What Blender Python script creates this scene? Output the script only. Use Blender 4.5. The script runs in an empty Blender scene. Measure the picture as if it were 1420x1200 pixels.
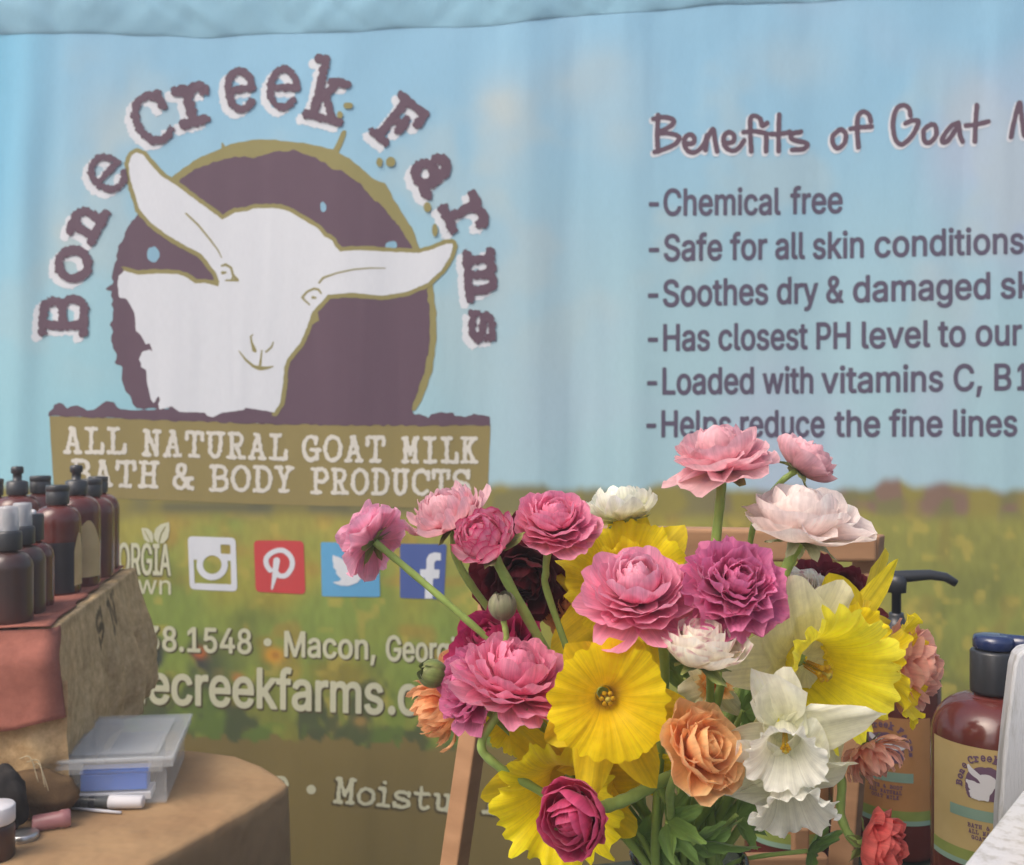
import bpy, bmesh, math, random
import numpy as np
from mathutils import Vector, Matrix

S = bpy.context.scene
COL = S.collection
R_ = math.radians

# ------------------------------------------------------------------ camera
CAM_Z = 1.13
F = 1364.0                       # focal length in photograph pixels (1420 wide)
cam = bpy.data.cameras.new("camera")
camo = bpy.data.objects.new("camera", cam)
COL.objects.link(camo)
camo.location = (0, 0, CAM_Z)
camo.rotation_euler = (R_(90), 0, 0)
cam.sensor_width = 36.0
cam.lens = 36.0 * F / 1420.0
cam.clip_start = 0.02
cam.clip_end = 500
cam.dof.use_dof = True
cam.dof.focus_distance = 0.56
cam.dof.aperture_fstop = 17.0
S.camera = camo

# ------------------------------------------------------------------ light
SUN_EL, SUN_AZ = R_(50), R_(232)      # azimuth clockwise from +Y: behind the camera, to the left
world = bpy.data.worlds.new("World")
S.world = world
world.use_nodes = True
wn = world.node_tree
bg = wn.nodes["Background"]
sky = wn.nodes.new("ShaderNodeTexSky")
sky.sky_type = 'NISHITA'
sky.sun_disc = False
sky.sun_elevation = SUN_EL
sky.sun_rotation = SUN_AZ
sky.air_density = 1.0
sky.dust_density = 6.0
sky.ozone_density = 1.0
wn.links.new(sky.outputs[0], bg.inputs[0])
bg.inputs[1].default_value = 0.14
sun = bpy.data.lights.new("sun", 'SUN')
sun.energy = 0.95
sun.angle = R_(45)
sun.color = (1.0, 0.95, 0.88)
suno = bpy.data.objects.new("sun", sun)
COL.objects.link(suno)
sd = Vector((math.sin(SUN_AZ) * math.cos(SUN_EL), math.cos(SUN_AZ) * math.cos(SUN_EL), math.sin(SUN_EL)))
suno.rotation_euler = sd.to_track_quat('Z', 'Y').to_euler()
suno.location = sd * 20
S.view_settings.view_transform = 'Standard'
S.view_settings.look = 'None'
S.view_settings.exposure = 0.60
S.view_settings.gamma = 1.0
S.cycles.max_bounces = 8
S.cycles.transparent_max_bounces = 12

# ------------------------------------------------------------------ helpers
def lin(r, g, b):
    def c(v):
        v /= 255.0
        return v / 12.92 if v <= 0.04045 else ((v + 0.055) / 1.055) ** 2.4
    return (c(r), c(g), c(b))

def at(px, py, d):
    """point seen at photograph pixel (px, py) at a distance d in front of the camera"""
    return Vector(((px - 710) / F * d, d, CAM_Z - (py - 600) / F * d))

def tag(o, label, cat, group=None):
    o["label"] = label
    o["category"] = cat
    if group:
        o["group"] = group
    return o

def empty(name, loc):
    o = bpy.data.objects.new(name, None)
    o.location = loc
    o.empty_display_size = 0.02
    COL.objects.link(o)
    return o

def mesh_obj(name, verts, faces, mat, parent=None, cols=None, smooth=True, origin=None, kind=None):
    """verts in world metres; parent is an object without rotation; its location is subtracted"""
    v = np.asarray(verts, dtype=np.float64).reshape(-1, 3)
    par = parent
    off = np.zeros(3)
    while par is not None:
        off += np.array(par.location)
        par = par.parent
    if origin is not None:
        off = np.array(origin, dtype=float)
    v = v - off
    me = bpy.data.meshes.new(name)
    me.from_pydata(v.tolist(), [], [list(map(int, f)) for f in faces])
    if cols is not None:
        at_ = me.color_attributes.new("Col", 'FLOAT_COLOR', 'POINT')
        c = np.ones((len(v), 4), dtype=np.float32)
        c[:, :3] = cols
        at_.data.foreach_set("color", c.ravel())
    if smooth:
        me.polygons.foreach_set("use_smooth", [True] * len(me.polygons))
    me.update()
    o = bpy.data.objects.new(name, me)
    if isinstance(mat, (list, tuple)):
        for m in mat:
            me.materials.append(m)
    elif mat is not None:
        me.materials.append(mat)
    COL.objects.link(o)
    if parent is not None:
        o.parent = parent
    elif origin is not None:
        o.location = origin
    if kind:
        o["kind"] = kind
    return o

def finish(o, bevel=0.0, segs=2, auto=True):
    if bevel:
        m = o.modifiers.new("bevel", 'BEVEL')
        m.width = bevel
        m.segments = segs
        m.limit_method = 'ANGLE'
        m.angle_limit = R_(35)
        m.harden_normals = False
    return o

def new_mat(name):
    m = bpy.data.materials.new(name)
    m.use_nodes = True
    nt = m.node_tree
    b = nt.nodes["Principled BSDF"]
    return m, nt, b

def N(nt, kind, **kw):
    n = nt.nodes.new(kind)
    for k, v in kw.items():
        setattr(n, k, v)
    return n

def noise_mat(name, col, col2=None, scale=(30, 30, 30), rough=0.7, bump=0.1, bdist=0.001, detail=4, spec=0.3,
              coat=0.0, lo=0.35, hi=0.65, coord='Object', bscale=None):
    m, nt, b = new_mat(name)
    tc = N(nt, "ShaderNodeTexCoord")
    mp = N(nt, "ShaderNodeMapping")
    mp.inputs['Scale'].default_value = scale
    nt.links.new(tc.outputs[coord], mp.inputs[0])
    no = N(nt, "ShaderNodeTexNoise")
    no.inputs['Scale'].default_value = 1.0
    no.inputs['Detail'].default_value = detail
    nt.links.new(mp.outputs[0], no.inputs['Vector'])
    cr = N(nt, "ShaderNodeValToRGB")
    cr.color_ramp.elements[0].position = lo
    cr.color_ramp.elements[1].position = hi
    cr.color_ramp.elements[0].color = (*col, 1)
    cr.color_ramp.elements[1].color = (*(col2 or col), 1)
    nt.links.new(no.outputs[0], cr.inputs[0])
    nt.links.new(cr.outputs[0], b.inputs['Base Color'])
    b.inputs['Roughness'].default_value = rough
    b.inputs['Specular IOR Level'].default_value = spec
    b.inputs['Coat Weight'].default_value = coat
    if bump:
        bp = N(nt, "ShaderNodeBump")
        bp.inputs['Strength'].default_value = bump
        bp.inputs['Distance'].default_value = bdist
        if bscale:
            mp2 = N(nt, "ShaderNodeMapping")
            mp2.inputs['Scale'].default_value = bscale
            nt.links.new(tc.outputs[coord], mp2.inputs[0])
            n2 = N(nt, "ShaderNodeTexNoise")
            n2.inputs['Scale'].default_value = 1.0
            n2.inputs['Detail'].default_value = 3
            nt.links.new(mp2.outputs[0], n2.inputs['Vector'])
            nt.links.new(n2.outputs[0], bp.inputs['Height'])
        else:
            nt.links.new(no.outputs[0], bp.inputs['Height'])
        nt.links.new(bp.outputs[0], b.inputs['Normal'])
    return m

def lathe(profile, center, segs=40, cap=True):
    """profile of (radius, height) turned round the vertical through center"""
    vs, fs = [], []
    n = len(profile)
    for r, z in profile:
        for k in range(segs):
            a = 2 * math.pi * k / segs
            vs.append((center[0] + r * math.cos(a), center[1] + r * math.sin(a), center[2] + z))
    for i in range(n - 1):
        for k in range(segs):
            k2 = (k + 1) % segs
            fs.append((i * segs + k, i * segs + k2, (i + 1) * segs + k2, (i + 1) * segs + k))
    if cap:
        fs.append(tuple(range(segs))[::-1])
        fs.append(tuple((n - 1) * segs + k for k in range(segs)))
    return vs, fs

def join(*parts):
    V, Fc = [], []
    for v, f in parts:
        b = len(V)
        V += [tuple(x) for x in v]
        Fc += [tuple(i + b for i in q) for q in f]
    return V, Fc

def box_pts(p, ax, ay, az):
    """box from corner p along three edge vectors"""
    p, ax, ay, az = map(Vector, (p, ax, ay, az))
    v = [p, p + ax, p + ax + ay, p + ay, p + az, p + ax + az, p + ax + ay + az, p + ay + az]
    f = [(0, 3, 2, 1), (4, 5, 6, 7), (0, 1, 5, 4), (1, 2, 6, 5), (2, 3, 7, 6), (3, 0, 4, 7)]
    return [tuple(x) for x in v], f

def catmull(pts, per=8):
    P = [Vector(p) for p in pts]
    if len(P) == 2:
        return [P[0].lerp(P[1], i / per) for i in range(per + 1)]
    out = []
    for i in range(len(P) - 1):
        p0 = P[i - 1] if i > 0 else P[i] * 2 - P[i + 1]
        p1, p2 = P[i], P[i + 1]
        p3 = P[i + 2] if i + 2 < len(P) else P[i + 1] * 2 - P[i]
        for k in range(per):
            t = k / per
            out.append(0.5 * ((2 * p1) + (p2 - p0) * t + (2 * p0 - 5 * p1 + 4 * p2 - p3) * t * t + (3 * p1 - p0 - 3 * p2 + p3) * t ** 3))
    out.append(P[-1])
    return out

def tube(pts, radii, segs=10, cap=True):
    """tube along points; radii a number or one per point"""
    n = len(pts)
    pts = [Vector(p) for p in pts]
    if not hasattr(radii, '__len__'):
        radii = [radii] * n
    vs, fs = [], []
    up = Vector((0.13, 0.2, 1)).normalized()
    for i, p in enumerate(pts):
        t = (pts[min(i + 1, n - 1)] - pts[max(i - 1, 0)])
        t = t.normalized() if t.length > 1e-9 else Vector((0, 0, 1))
        x = t.cross(up)
        if x.length < 1e-3:
            x = t.cross(Vector((1, 0, 0)))
        x.normalize()
        up = x.cross(t).normalized()
        for k in range(segs):
            a = 2 * math.pi * k / segs
            vs.append(tuple(p + (x * math.cos(a) + up * math.sin(a)) * radii[i]))
    for i in range(n - 1):
        for k in range(segs):
            k2 = (k + 1) % segs
            fs.append((i * segs + k, i * segs + k2, (i + 1) * segs + k2, (i + 1) * segs + k))
    if cap:
        fs.append(tuple(range(segs))[::-1])
        fs.append(tuple((n - 1) * segs + k for k in range(segs)))
    return vs, fs

def grid_faces(nu, nv):
    return [(i * nv + j, i * nv + j + 1, (i + 1) * nv + j + 1, (i + 1) * nv + j) for i in range(nu - 1) for j in range(nv - 1)]

_lat = np.random.RandomState(7).rand(512, 512).astype(np.float32)
def vnoise(x, y, s=1.0, seed=0):
    x = np.asarray(x, dtype=np.float64) * s + seed * 17.31
    y = np.asarray(y, dtype=np.float64) * s + seed * 9.77
    xi, yi = np.floor(x).astype(int), np.floor(y).astype(int)
    fx, fy = x - xi, y - yi
    fx = fx * fx * (3 - 2 * fx)
    fy = fy * fy * (3 - 2 * fy)
    g = lambda a, b: _lat[a % 512, b % 512]
    return (g(xi, yi) * (1 - fx) + g(xi + 1, yi) * fx) * (1 - fy) + (g(xi, yi + 1) * (1 - fx) + g(xi + 1, yi + 1) * fx) * fy

def fbm(x, y, s, seed=0, oct=3):
    r, a, t = 0, 1.0, 0
    for i in range(oct):
        r = r + a * vnoise(x, y, s * 2 ** i, seed + i * 3)
        t += a
        a *= 0.5
    return r / t

def sstep(a, b, x):
    t = np.clip((np.asarray(x, dtype=float) - a) / (b - a), 0, 1)
    return t * t * (3 - 2 * t)
# ------------------------------------------------------------------ ground
m_ground = noise_mat("asphalt", (0.09, 0.088, 0.085), (0.14, 0.135, 0.13), (90, 90, 90), 0.9, 0.4, 0.004)
gv = [(-9, -9, 0), (9, -9, 0), (9, 9, 0), (-9, 9, 0)]
mesh_obj("ground", gv, [(0, 1, 2, 3)], m_ground, smooth=False, kind="structure")

# ------------------------------------------------------------------ banner
BD = 1.9                          # distance of the banner
def fold(x, y):
    """how far the cloth stands out towards the camera (metres) at banner print position (photograph pixels)"""
    x = np.asarray(x, dtype=float)
    y = np.asarray(y, dtype=float)
    f = 0.0
    for cx, w, a, sl in ((38, 26, .007, -.03), (120, 60, .003, .01), (330, 90, -.003, .02), (480, 50, .003, 0), (735, 45, .006, .02), (790, 30, -.004, .02),
                         (872, 28, .005, .01), (1010, 70, .003, -.02), (1130, 45, -.003, 0), (1280, 80, .004, .02), (1390, 30, .003, 0), (-90, 60, .008, 0), (1560, 80, .006, 0)):
        c = cx + sl * (y - 300) + 14 * (vnoise(y, y * 0, .004, int(cx) % 50) - .5)
        f = f + a * np.exp(-((x - c) / w) ** 2) * (0.65 + 0.6 * vnoise(y, 0 * y, .003, 3 + int(cx) % 31))
    f = f + 0.006 * (fbm(x, y * .35, .008, 5, 2) - .5)
    f = f + 0.012 * (fbm(x, y, .0016, 9, 2) - .5)
    f = f + 0.0016 * (fbm(x, y * .12, .035, 15, 2) - .5) + .004 * (fbm(x + .5 * y, y * .4, .012, 19, 2) - .5) * sstep(330, 40, y)
    return f

def bpos(x, y, off=0.0):
    x = np.asarray(x, dtype=float)
    y = np.asarray(y, dtype=float)
    return np.stack([(x - 710) / F * BD, BD - fold(x, y) - off, CAM_Z - (y - 600) / F * BD], axis=-1)

def cloth_mat(name, col=None, transl=0.12):
    m, nt, b = new_mat(name)
    tc = N(nt, "ShaderNodeTexCoord")
    if col is None:
        src = N(nt, "ShaderNodeVertexColor")
        src.layer_name = "Col"
        csock = src.outputs[0]
    else:
        rgb = N(nt, "ShaderNodeRGB")
        rgb.outputs[0].default_value = (*col, 1)
        csock = rgb.outputs[0]
    mp = N(nt, "ShaderNodeMapping")
    mp.inputs['Scale'].default_value = (420, 1, 60)
    nt.links.new(tc.outputs['Object'], mp.inputs[0])
    st = N(nt, "ShaderNodeTexNoise")
    st.inputs['Scale'].default_value = 1
    st.inputs['Detail'].default_value = 3
    nt.links.new(mp.outputs[0], st.inputs['Vector'])
    hs = N(nt, "ShaderNodeHueSaturation")
    mr = N(nt, "ShaderNodeMapRange")
    mr.inputs[1].default_value, mr.inputs[2].default_value = 0.3, 0.7
    mr.inputs[3].default_value, mr.inputs[4].default_value = 0.875, 0.925
    nt.links.new(st.outputs[0], mr.inputs[0])
    nt.links.new(mr.outputs[0], hs.inputs['Value'])
    nt.links.new(csock, hs.inputs['Color'])
    nt.links.new(hs.outputs[0], b.inputs['Base Color'])
    b.inputs['Roughness'].default_value = 0.75
    b.inputs['Specular IOR Level'].default_value = 0.25
    b.inputs['Sheen Weight'].default_value = 0.1
    mp2 = N(nt, "ShaderNodeMapping")
    mp2.inputs['Scale'].default_value = (13, 1, 2.2)
    nt.links.new(tc.outputs['Object'], mp2.inputs[0])
    n2 = N(nt, "ShaderNodeTexNoise")
    n2.inputs['Scale'].default_value = 1
    n2.inputs['Detail'].default_value = 2.5
    nt.links.new(mp2.outputs[0], n2.inputs['Vector'])
    bp = N(nt, "ShaderNodeBump")
    bp.inputs['Strength'].default_value = 0.3
    bp.inputs['Distance'].default_value = 0.008
    nt.links.new(n2.outputs[0], bp.inputs['Height'])
    nt.links.new(bp.outputs[0], b.inputs['Normal'])
    return m

def mixc(a, b, t):
    t = np.asarray(t)[..., None]
    return a * (1 - t) + b * t

def print_colour(x, y):
    """the printed landscape: sky, far hedge, flowery field, olive band"""
    L = lambda *c: np.array(lin(*c))
    n1 = fbm(x, y, .004, 21, 3)
    n2 = fbm(x, y, .011, 25, 3)
    c = mixc(L(148, 198, 226), L(170, 206, 216), sstep(60, 520, y))
    c = mixc(c, L(156, 208, 222), sstep(250, 620, y) * sstep(700, 300, x))
    c = mixc(c, L(182, 198, 218), sstep(.42, .75, n1) * sstep(560, 1000, x) * .8)
    c = mixc(c, L(190, 205, 205), sstep(.5, .72, n2) * sstep(30, 160, y) * sstep(620, 360, y) * .35)
    c = mixc(c, L(120, 195, 228), sstep(130, -10, x + 60 * (n1 - .5)) * sstep(560, 200, y) * .8)
    for bx, by, bw, bh, a in ((820, 120, 70, 45, .42), (1110, 85, 60, 40, .3), (150, 170, 40, 50, .4), (700, 190, 40, 80, .35), (90, 330, 30, 60, .3), (860, 190, 40, 40, .3), (690, 140, 30, 30, .3)):
        c = mixc(c, L(205, 206, 196), a * np.exp(-((x - bx) / bw) ** 2 - ((y - by) / bh) ** 2) * (.4 + 1.0 * n2))
    # hedge on the horizon
    hz = 692 - 14 * fbm(x, 0 * x, .012, 31, 2) - 16 * fbm(x, 0 * x, .05, 34, 2) - 5 * np.sin(x * .021)
    hed = mixc(L(128, 124, 80), L(138, 112, 96), sstep(.42, .6, fbm(x, y * 1.5, .028, 37, 2)) * sstep(900, 1200, x))
    hed = mixc(hed, L(150, 140, 70), sstep(.4, .7, vnoise(x, y, .03, 39)))
    t = sstep(-9, 9, y - hz)
    c = mixc(c, hed, t)
    # field
    g = mixc(L(170, 162, 78), L(156, 166, 74), sstep(690, 900, y))
    g = mixc(g, L(184, 166, 66), sstep(.42, .75, fbm(x, y * 1.6, .009, 41, 2)) * .8)
    g = mixc(g, L(132, 158, 74), sstep(.45, .75, fbm(x, y, .011, 47, 2)) * sstep(900, 600, x) * .7)
    g = mixc(g, L(186, 140, 66), sstep(.62, .85, fbm(x, y, .024, 53, 2)) * .45)
    g = mixc(g, L(140, 144, 74), sstep(800, 1250, x) * .6)
    g = mixc(g, L(84, 92, 52), sstep(.58, .8, fbm(x, y, .014, 57, 2)) * sstep(700, 860, y) * .4)
    g = g * ((.96 - .08 * sstep(700, 1000, y)) * (.90 + .2 * fbm(x * 1.6, y * .6, .09, 93, 2)) * (.93 + .14 * vnoise(x, y * .5, .16, 99)))[..., None]
    g = mixc(g, L(196, 176, 84), sstep(.62, .8, fbm(x, y, .05, 103, 2)) * .5)
    c = mixc(c, g, sstep(704, 730, y + 6 * (n2 - .5)))
    # shadow-coloured brush stroke printed under the name plate
    c = mixc(c, L(92, 94, 78), .75 * np.exp(-((y - 704 - .004 * (x - 370)) / 9) ** 2) * sstep(150, 240, x) * sstep(690, 660, x) * (.45 + .55 * sstep(.3, .6, vnoise(x, y, .02, 61))))
    # dark foreground plants
    base = 1030 + 6 * np.sin(x * .02)
    dk = sstep(.46, .58, fbm(x * 1.3, y * .8, .022, 67, 3) + .0028 * (y - 980)) * sstep(890, 960, y) * sstep(760, 620, x)
    c = mixc(c, L(70, 82, 58), dk * .85)
    dk2 = sstep(.5, .62, fbm(x, y, .016, 71, 3)) * np.exp(-((y - 925) / 50) ** 2) * np.exp(-((x - 230) / 80) ** 2)
    c = mixc(c, L(62, 68, 62), np.clip(dk2 * 1.5, 0, 1))
    c = mixc(c, L(112, 140, 58), sstep(.55, .7, fbm(x, y, .035, 73, 2)) * sstep(900, 1000, y) * .6)
    for bx, by, r, col in ((379, 909, 13, (222, 158, 52)), (277, 905, 9, (206, 112, 58)), (500, 1000, 8, (170, 140, 80)), (330, 940, 8, (190, 130, 70))):
        c = mixc(c, L(*col), np.clip(1.3 * np.exp(-((x - bx) / r) ** 2 - ((y - by) / (r * .8)) ** 2), 0, 1) * .85)
    c = mixc(c, L(120, 70, 40), .6 * np.exp(-((x - 382) / 5) ** 2 - ((y - 909) / 5) ** 2))
    edge = 1010 + 26 * fbm(x, 0 * x, .03, 81, 2) + 14 * (vnoise(x, 0 * x, .12, 83) - .5) + .03 * (x - 300)
    ol = mixc(L(124, 110, 64), L(134, 118, 66), fbm(x, y, .01, 87, 2))
    c = mixc(c, ol, sstep(-1.5, 1.5, y - edge))
    return c

xs = np.arange(-260, 1701, 4.0)
ys = np.arange(-24, 1411, 4.0)
GX, GY = np.meshgrid(xs, ys)
P = bpos(GX, GY)
m_print = cloth_mat("printed_cloth")
banner = mesh_obj("fabric_banner", P.reshape(-1, 3), grid_faces(len(ys), len(xs)), m_print, cols=print_colour(GX, GY).reshape(-1, 3), origin=(0, BD, 0))
tag(banner, "large printed cloth banner with white goat emblem and list of goat milk benefits", "banner")

# hem: a doubled sleeve of the same cloth gathered on a pole
hy = np.linspace(-30, 62, 40)
hx = np.arange(-260, 1701, 5.0)
HX, HY = np.meshgrid(hx, hy)
low = np.interp(HX, [-260, 0, 300, 500, 700, 850, 1050, 1250, 1420, 1700], [46, 47, 50, 44, 34, 21, 6, -4, -10, -14]) + 1.2 * np.sin(HX * .03) + 3 * (vnoise(HX, 0 * HX, .02, 91) - .5)
t = (HY + 30) / 92.0
YY = -30 + (low + 30) * t
bul = np.sin(np.pi * np.clip(t, 0, 1)) ** .6 * .004
bul = bul + .009 * (fbm(HX + YY * .8, YY * .35, .02, 95, 2) - .5) * np.sin(np.pi * t) ** .5 + .007 * (fbm(HX - YY * .9, YY * .5, .03, 97, 2) - .5) * np.sin(np.pi * t) ** .5
HP = np.stack([(HX - 710) / F * BD, BD - fold(HX, YY) - .0007 - np.maximum(bul, 0), CAM_Z - (YY - 600) / F * BD], axis=-1)
m_hem = cloth_mat("hem_cloth", lin(142, 190, 212))
mesh_obj("top_hem", HP.reshape(-1, 3), grid_faces(len(hy), len(hx)), m_hem, banner)
m_metal = noise_mat("pole_metal", (0.5, 0.5, 0.5), (0.55, 0.55, 0.55), (20, 20, 20), 0.35, 0.05)
m_metal.node_tree.nodes["Principled BSDF"].inputs['Metallic'].default_value = 0.9
sr = empty("banner_stand", (0, BD + .02, 0))
tag(sr, "metal pole stand that carries the printed banner", "stand")
pz = CAM_Z + 590 / F * BD
mesh_obj("crossbar", *tube([(-1.42, BD + .026, pz), (1.46, BD + .026, pz)], .012, 16), m_metal, sr)
for sx in (-1.42, 1.46):
    mesh_obj("upright", *tube([(sx, BD + .056, .012), (sx, BD + .056, pz + .04)], .016, 16), m_metal, sr)
    mesh_obj("foot", *box_pts((sx - .2, BD - .14, .0), (.4, 0, 0), (0, .4, 0), (0, 0, .012)), m_metal, sr, smooth=False)

# ---------------------------------------------------------------- artwork: fields turned into flat pieces of print lying on the cloth
def field_mesh(name, fld, x0, y0, st, mat, parent, off, mapf=None):
    """mesh of the region fld<0 (marching squares with interpolated edges)"""
    mapf = mapf or (lambda x, y, o: bpos(x, y, o))
    h, w = fld.shape
    ins = fld < 0
    a, b, c, d = ins[:-1, :-1], ins[:-1, 1:], ins[1:, 1:], ins[1:, :-1]
    full = a & b & c & d
    any_ = (a | b | c | d) & ~full
    iy, ix = np.nonzero(full)
    idx = np.stack([iy * w + ix, (iy + 1) * w + ix, (iy + 1) * w + ix + 1, iy * w + ix + 1], 1)
    u, inv = np.unique(idx, return_inverse=True)
    inv = inv.reshape(-1, 4)
    vx = list((u % w) * 1.0)
    vy = list((u // w) * 1.0)
    faces = inv.tolist()
    by, bx = np.nonzero(any_)
    corners = ((0, 0), (1, 0), (1, 1), (0, 1))
    for j, i in zip(by.tolist(), bx.tolist()):
        poly = []
        vals = [fld[j + dy, i + dx] for dx, dy in corners]
        for k in range(4):
            v0, v1 = vals[k], vals[(k + 1) % 4]
            p0, p1 = corners[k], corners[(k + 1) % 4]
            if v0 < 0:
                poly.append((i + p0[0], j + p0[1]))
            if (v0 < 0) != (v1 < 0):
                t = v0 / (v0 - v1)
                poly.append((i + p0[0] + (p1[0] - p0[0]) * t, j + p0[1] + (p1[1] - p0[1]) * t))
        if len(poly) >= 3:
            n = len(vx)
            for p in reversed(poly):
                vx.append(p[0])
                vy.append(p[1])
            faces.append(list(range(n, n + len(poly))))
    X = x0 + np.array(vx) * st
    Y = y0 + np.array(vy) * st
    return mesh_obj(name, mapf(X, Y, off), faces, mat, parent)

class Field:
    """signed distance canvas in photograph pixels"""
    def __init__(s, x0, y0, x1, y1, st=1.0):
        s.x0, s.y0, s.st = x0, y0, st
        s.xs = np.arange(x0, x1 + st, st)
        s.ys = np.arange(y0, y1 + st, st)
        s.X, s.Y = np.meshgrid(s.xs, s.ys)
        s.f = np.full(s.X.shape, 50.0)
    def win(s, xa, ya, xb, yb):
        i0 = max(0, int((xa - s.x0) / s.st)); i1 = min(len(s.xs), int((xb - s.x0) / s.st) + 2)
        j0 = max(0, int((ya - s.y0) / s.st)); j1 = min(len(s.ys), int((yb - s.y0) / s.st) + 2)
        return slice(j0, j1), slice(i0, i1)
    def stroke(s, pts, w, w2=None, taper=None):
        pts = np.asarray(pts, dtype=float)
        n = len(pts)
        ws = np.full(n, w / 2.0) if taper is None else np.asarray(taper) / 2.0
        for k in range(n - 1):
            a, b = pts[k], pts[k + 1]
            m = max(ws[k], ws[k + 1]) + 6
            W = s.win(min(a[0], b[0]) - m, min(a[1], b[1]) - m, max(a[0], b[0]) + m, max(a[1], b[1]) + m)
            X, Y = s.X[W], s.Y[W]
            if X.size == 0:
                continue
            d = b - a
            L2 = max(d @ d, 1e-9)
            t = np.clip(((X - a[0]) * d[0] + (Y - a[1]) * d[1]) / L2, 0, 1)
            dist = np.hypot(X - a[0] - t * d[0], Y - a[1] - t * d[1]) - (ws[k] * (1 - t) + ws[k + 1] * t)
            s.f[W] = np.minimum(s.f[W], dist)
    def poly_sdf(s, pts, margin=8):
        pts = np.asarray(pts, dtype=float)
        W = s.win(pts[:, 0].min() - margin, pts[:, 1].min() - margin, pts[:, 0].max() + margin, pts[:, 1].max() + margin)
        X, Y = s.X[W], s.Y[W]
        D = np.full(X.shape, 1e9)
        wn_ = np.zeros(X.shape, dtype=int)
        for k in range(len(pts)):
            a, b = pts[k], pts[(k + 1) % len(pts)]
            d = b - a
            L2 = max(d @ d, 1e-9)
            t = np.clip(((X - a[0]) * d[0] + (Y - a[1]) * d[1]) / L2, 0, 1)
            D = np.minimum(D, (X - a[0] - t * d[0]) ** 2 + (Y - a[1] - t * d[1]) ** 2)
            cr = (b[0] - a[0]) * (Y - a[1]) - (X - a[0]) * (b[1] - a[1])
            wn_ += ((a[1] <= Y) & (b[1] > Y) & (cr > 0)).astype(int) - ((a[1] > Y) & (b[1] <= Y) & (cr < 0)).astype(int)
        return W, np.sqrt(D), wn_
    def polys(s, plist, grow=0.0, margin=8):
        """union by winding number of several contours (holes wind the other way)"""
        acc = np.zeros(s.X.shape, dtype=int)
        dist = np.full(s.X.shape, 50.0)
        for p in plist:
            W, D, w_ = s.poly_sdf(p, margin)
            acc[W] += w_
            dist[W] = np.minimum(dist[W], D)
        f = np.where(acc != 0, -dist, dist) - grow
        s.f = np.minimum(s.f, f)
    def ellipse(s, cx, cy, rx, ry):
        m = 8
        W = s.win(cx - rx - m, cy - ry - m, cx + rx + m, cy + ry + m)
        k = np.sqrt(((s.X[W] - cx) / rx) ** 2 + ((s.Y[W] - cy) / ry) ** 2)
        s.f[W] = np.minimum(s.f[W], (k - 1) * min(rx, ry))
    def rough(s, amp, sc, seed):
        s.f = s.f + amp * (vnoise(s.X, s.Y, sc, seed) - .5) * 2
        return s
    def shifted(s, dx, dy, grow=0.0):
        """same field moved by a whole number of steps"""
        g = Field.__new__(Field)
        g.__dict__ = dict(s.__dict__)
        g.x0, g.y0 = s.x0 + dx, s.y0 + dy
        g.f = s.f - grow
        return g
    def mesh(s, name, mat, parent, off, mapf=None):
        return field_mesh(name, s.f, s.x0, s.y0, s.st, mat, parent, off, mapf)

INK = cloth_mat("plum_ink", lin(100, 77, 92))
INK2 = cloth_mat("slate_ink", lin(92, 84, 106))
WHITE = cloth_mat("white_ink", lin(224, 228, 234))
CREAM = cloth_mat("cream_ink", lin(222, 218, 206))
PALE = cloth_mat("pale_green_ink", lin(206, 206, 176))
OLIVE = cloth_mat("olive_ink", lin(150, 142, 88))
OLIVE2 = cloth_mat("name_plate_ink", lin(148, 134, 82))
SKYINK = cloth_mat("sky_ink", lin(140, 185, 208))
DARKSH = cloth_mat("dark_olive_ink", lin(84, 74, 44))
REDINK = cloth_mat("red_ink", lin(206, 68, 70))
BLUEINK = cloth_mat("light_blue_ink", lin(98, 170, 214))
NAVYINK = cloth_mat("dark_blue_ink", lin(76, 98, 162))

GOAT = [(308.5,304.6),(278.3,282.6),(245.3,258),(223.3,244),(208.7,227.7),(198.6,214.8),(190.3,211.5),(183,215.7),(178.8,227.7),(180.2,246),(186.7,268),(194,291),(210.5,310),(232.5,326.6),(258,341.3),(278.3,351.4),(289.3,365),(300.3,379.8),(304,390.8),(303,397),(284.7,392.6),(271,393.5),(258,384.4),(247,380.7),(217.8,379.8),(192,381.6),(173,376),(165.6,383.4),(164.3,394.7),(166.5,414),(175.7,414.8),(182,424),(187.6,435),(189.4,458.8),(195.8,464.3),(203,478),(208.7,477),(212.7,489.6),(208.7,485.4),(198.6,488),(194,499),(197.3,504.6),(196.2,509),(204,513.8),(205,532),(210.5,554),(214,559.6),(220.6,549.5),(223,554),(220,560.5),(221.5,568.4),(239.8,563.8),(249,571.5),(284.7,572.4),(288.4,577),(294.8,579.2),(309.5,572.4),(338,568.8),(340.6,565.5),(380,572),(388,560),(391.8,535.8),(394.5,508),(397.6,499),(416,476),(426,454),(433.7,432.4),(455.5,409.5),(488,407),(532,410.6),(564.7,405),(593,393),(612.7,375),(624,357),(628.3,343),(627,338.5),(619,338.6),(599,346.8),(580.6,351.4),(536.6,349.6),(500,347.8),(472.5,349.6),(465,342),(461.5,335),(450.5,328.5),(441.3,317.5),(426.7,309),(404.7,295.5),(390,290),(377.3,289),(351.6,289),(342.5,292.7),(326,294.6)]
DISC_L = [(191,567),(184,556),(175.7,541),(169,526.6),(169.8,510),(161,502.8),(162.8,491.8),(156.4,480),(157.3,460.6),(153.7,451.5),(158.2,446),(156.4,404),(147,402),(150,398),(157,395.6),(158,374),(163.7,354),(167.4,337.6),(173.8,324.8),(182,308),(191,297),(215,270)]
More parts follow.
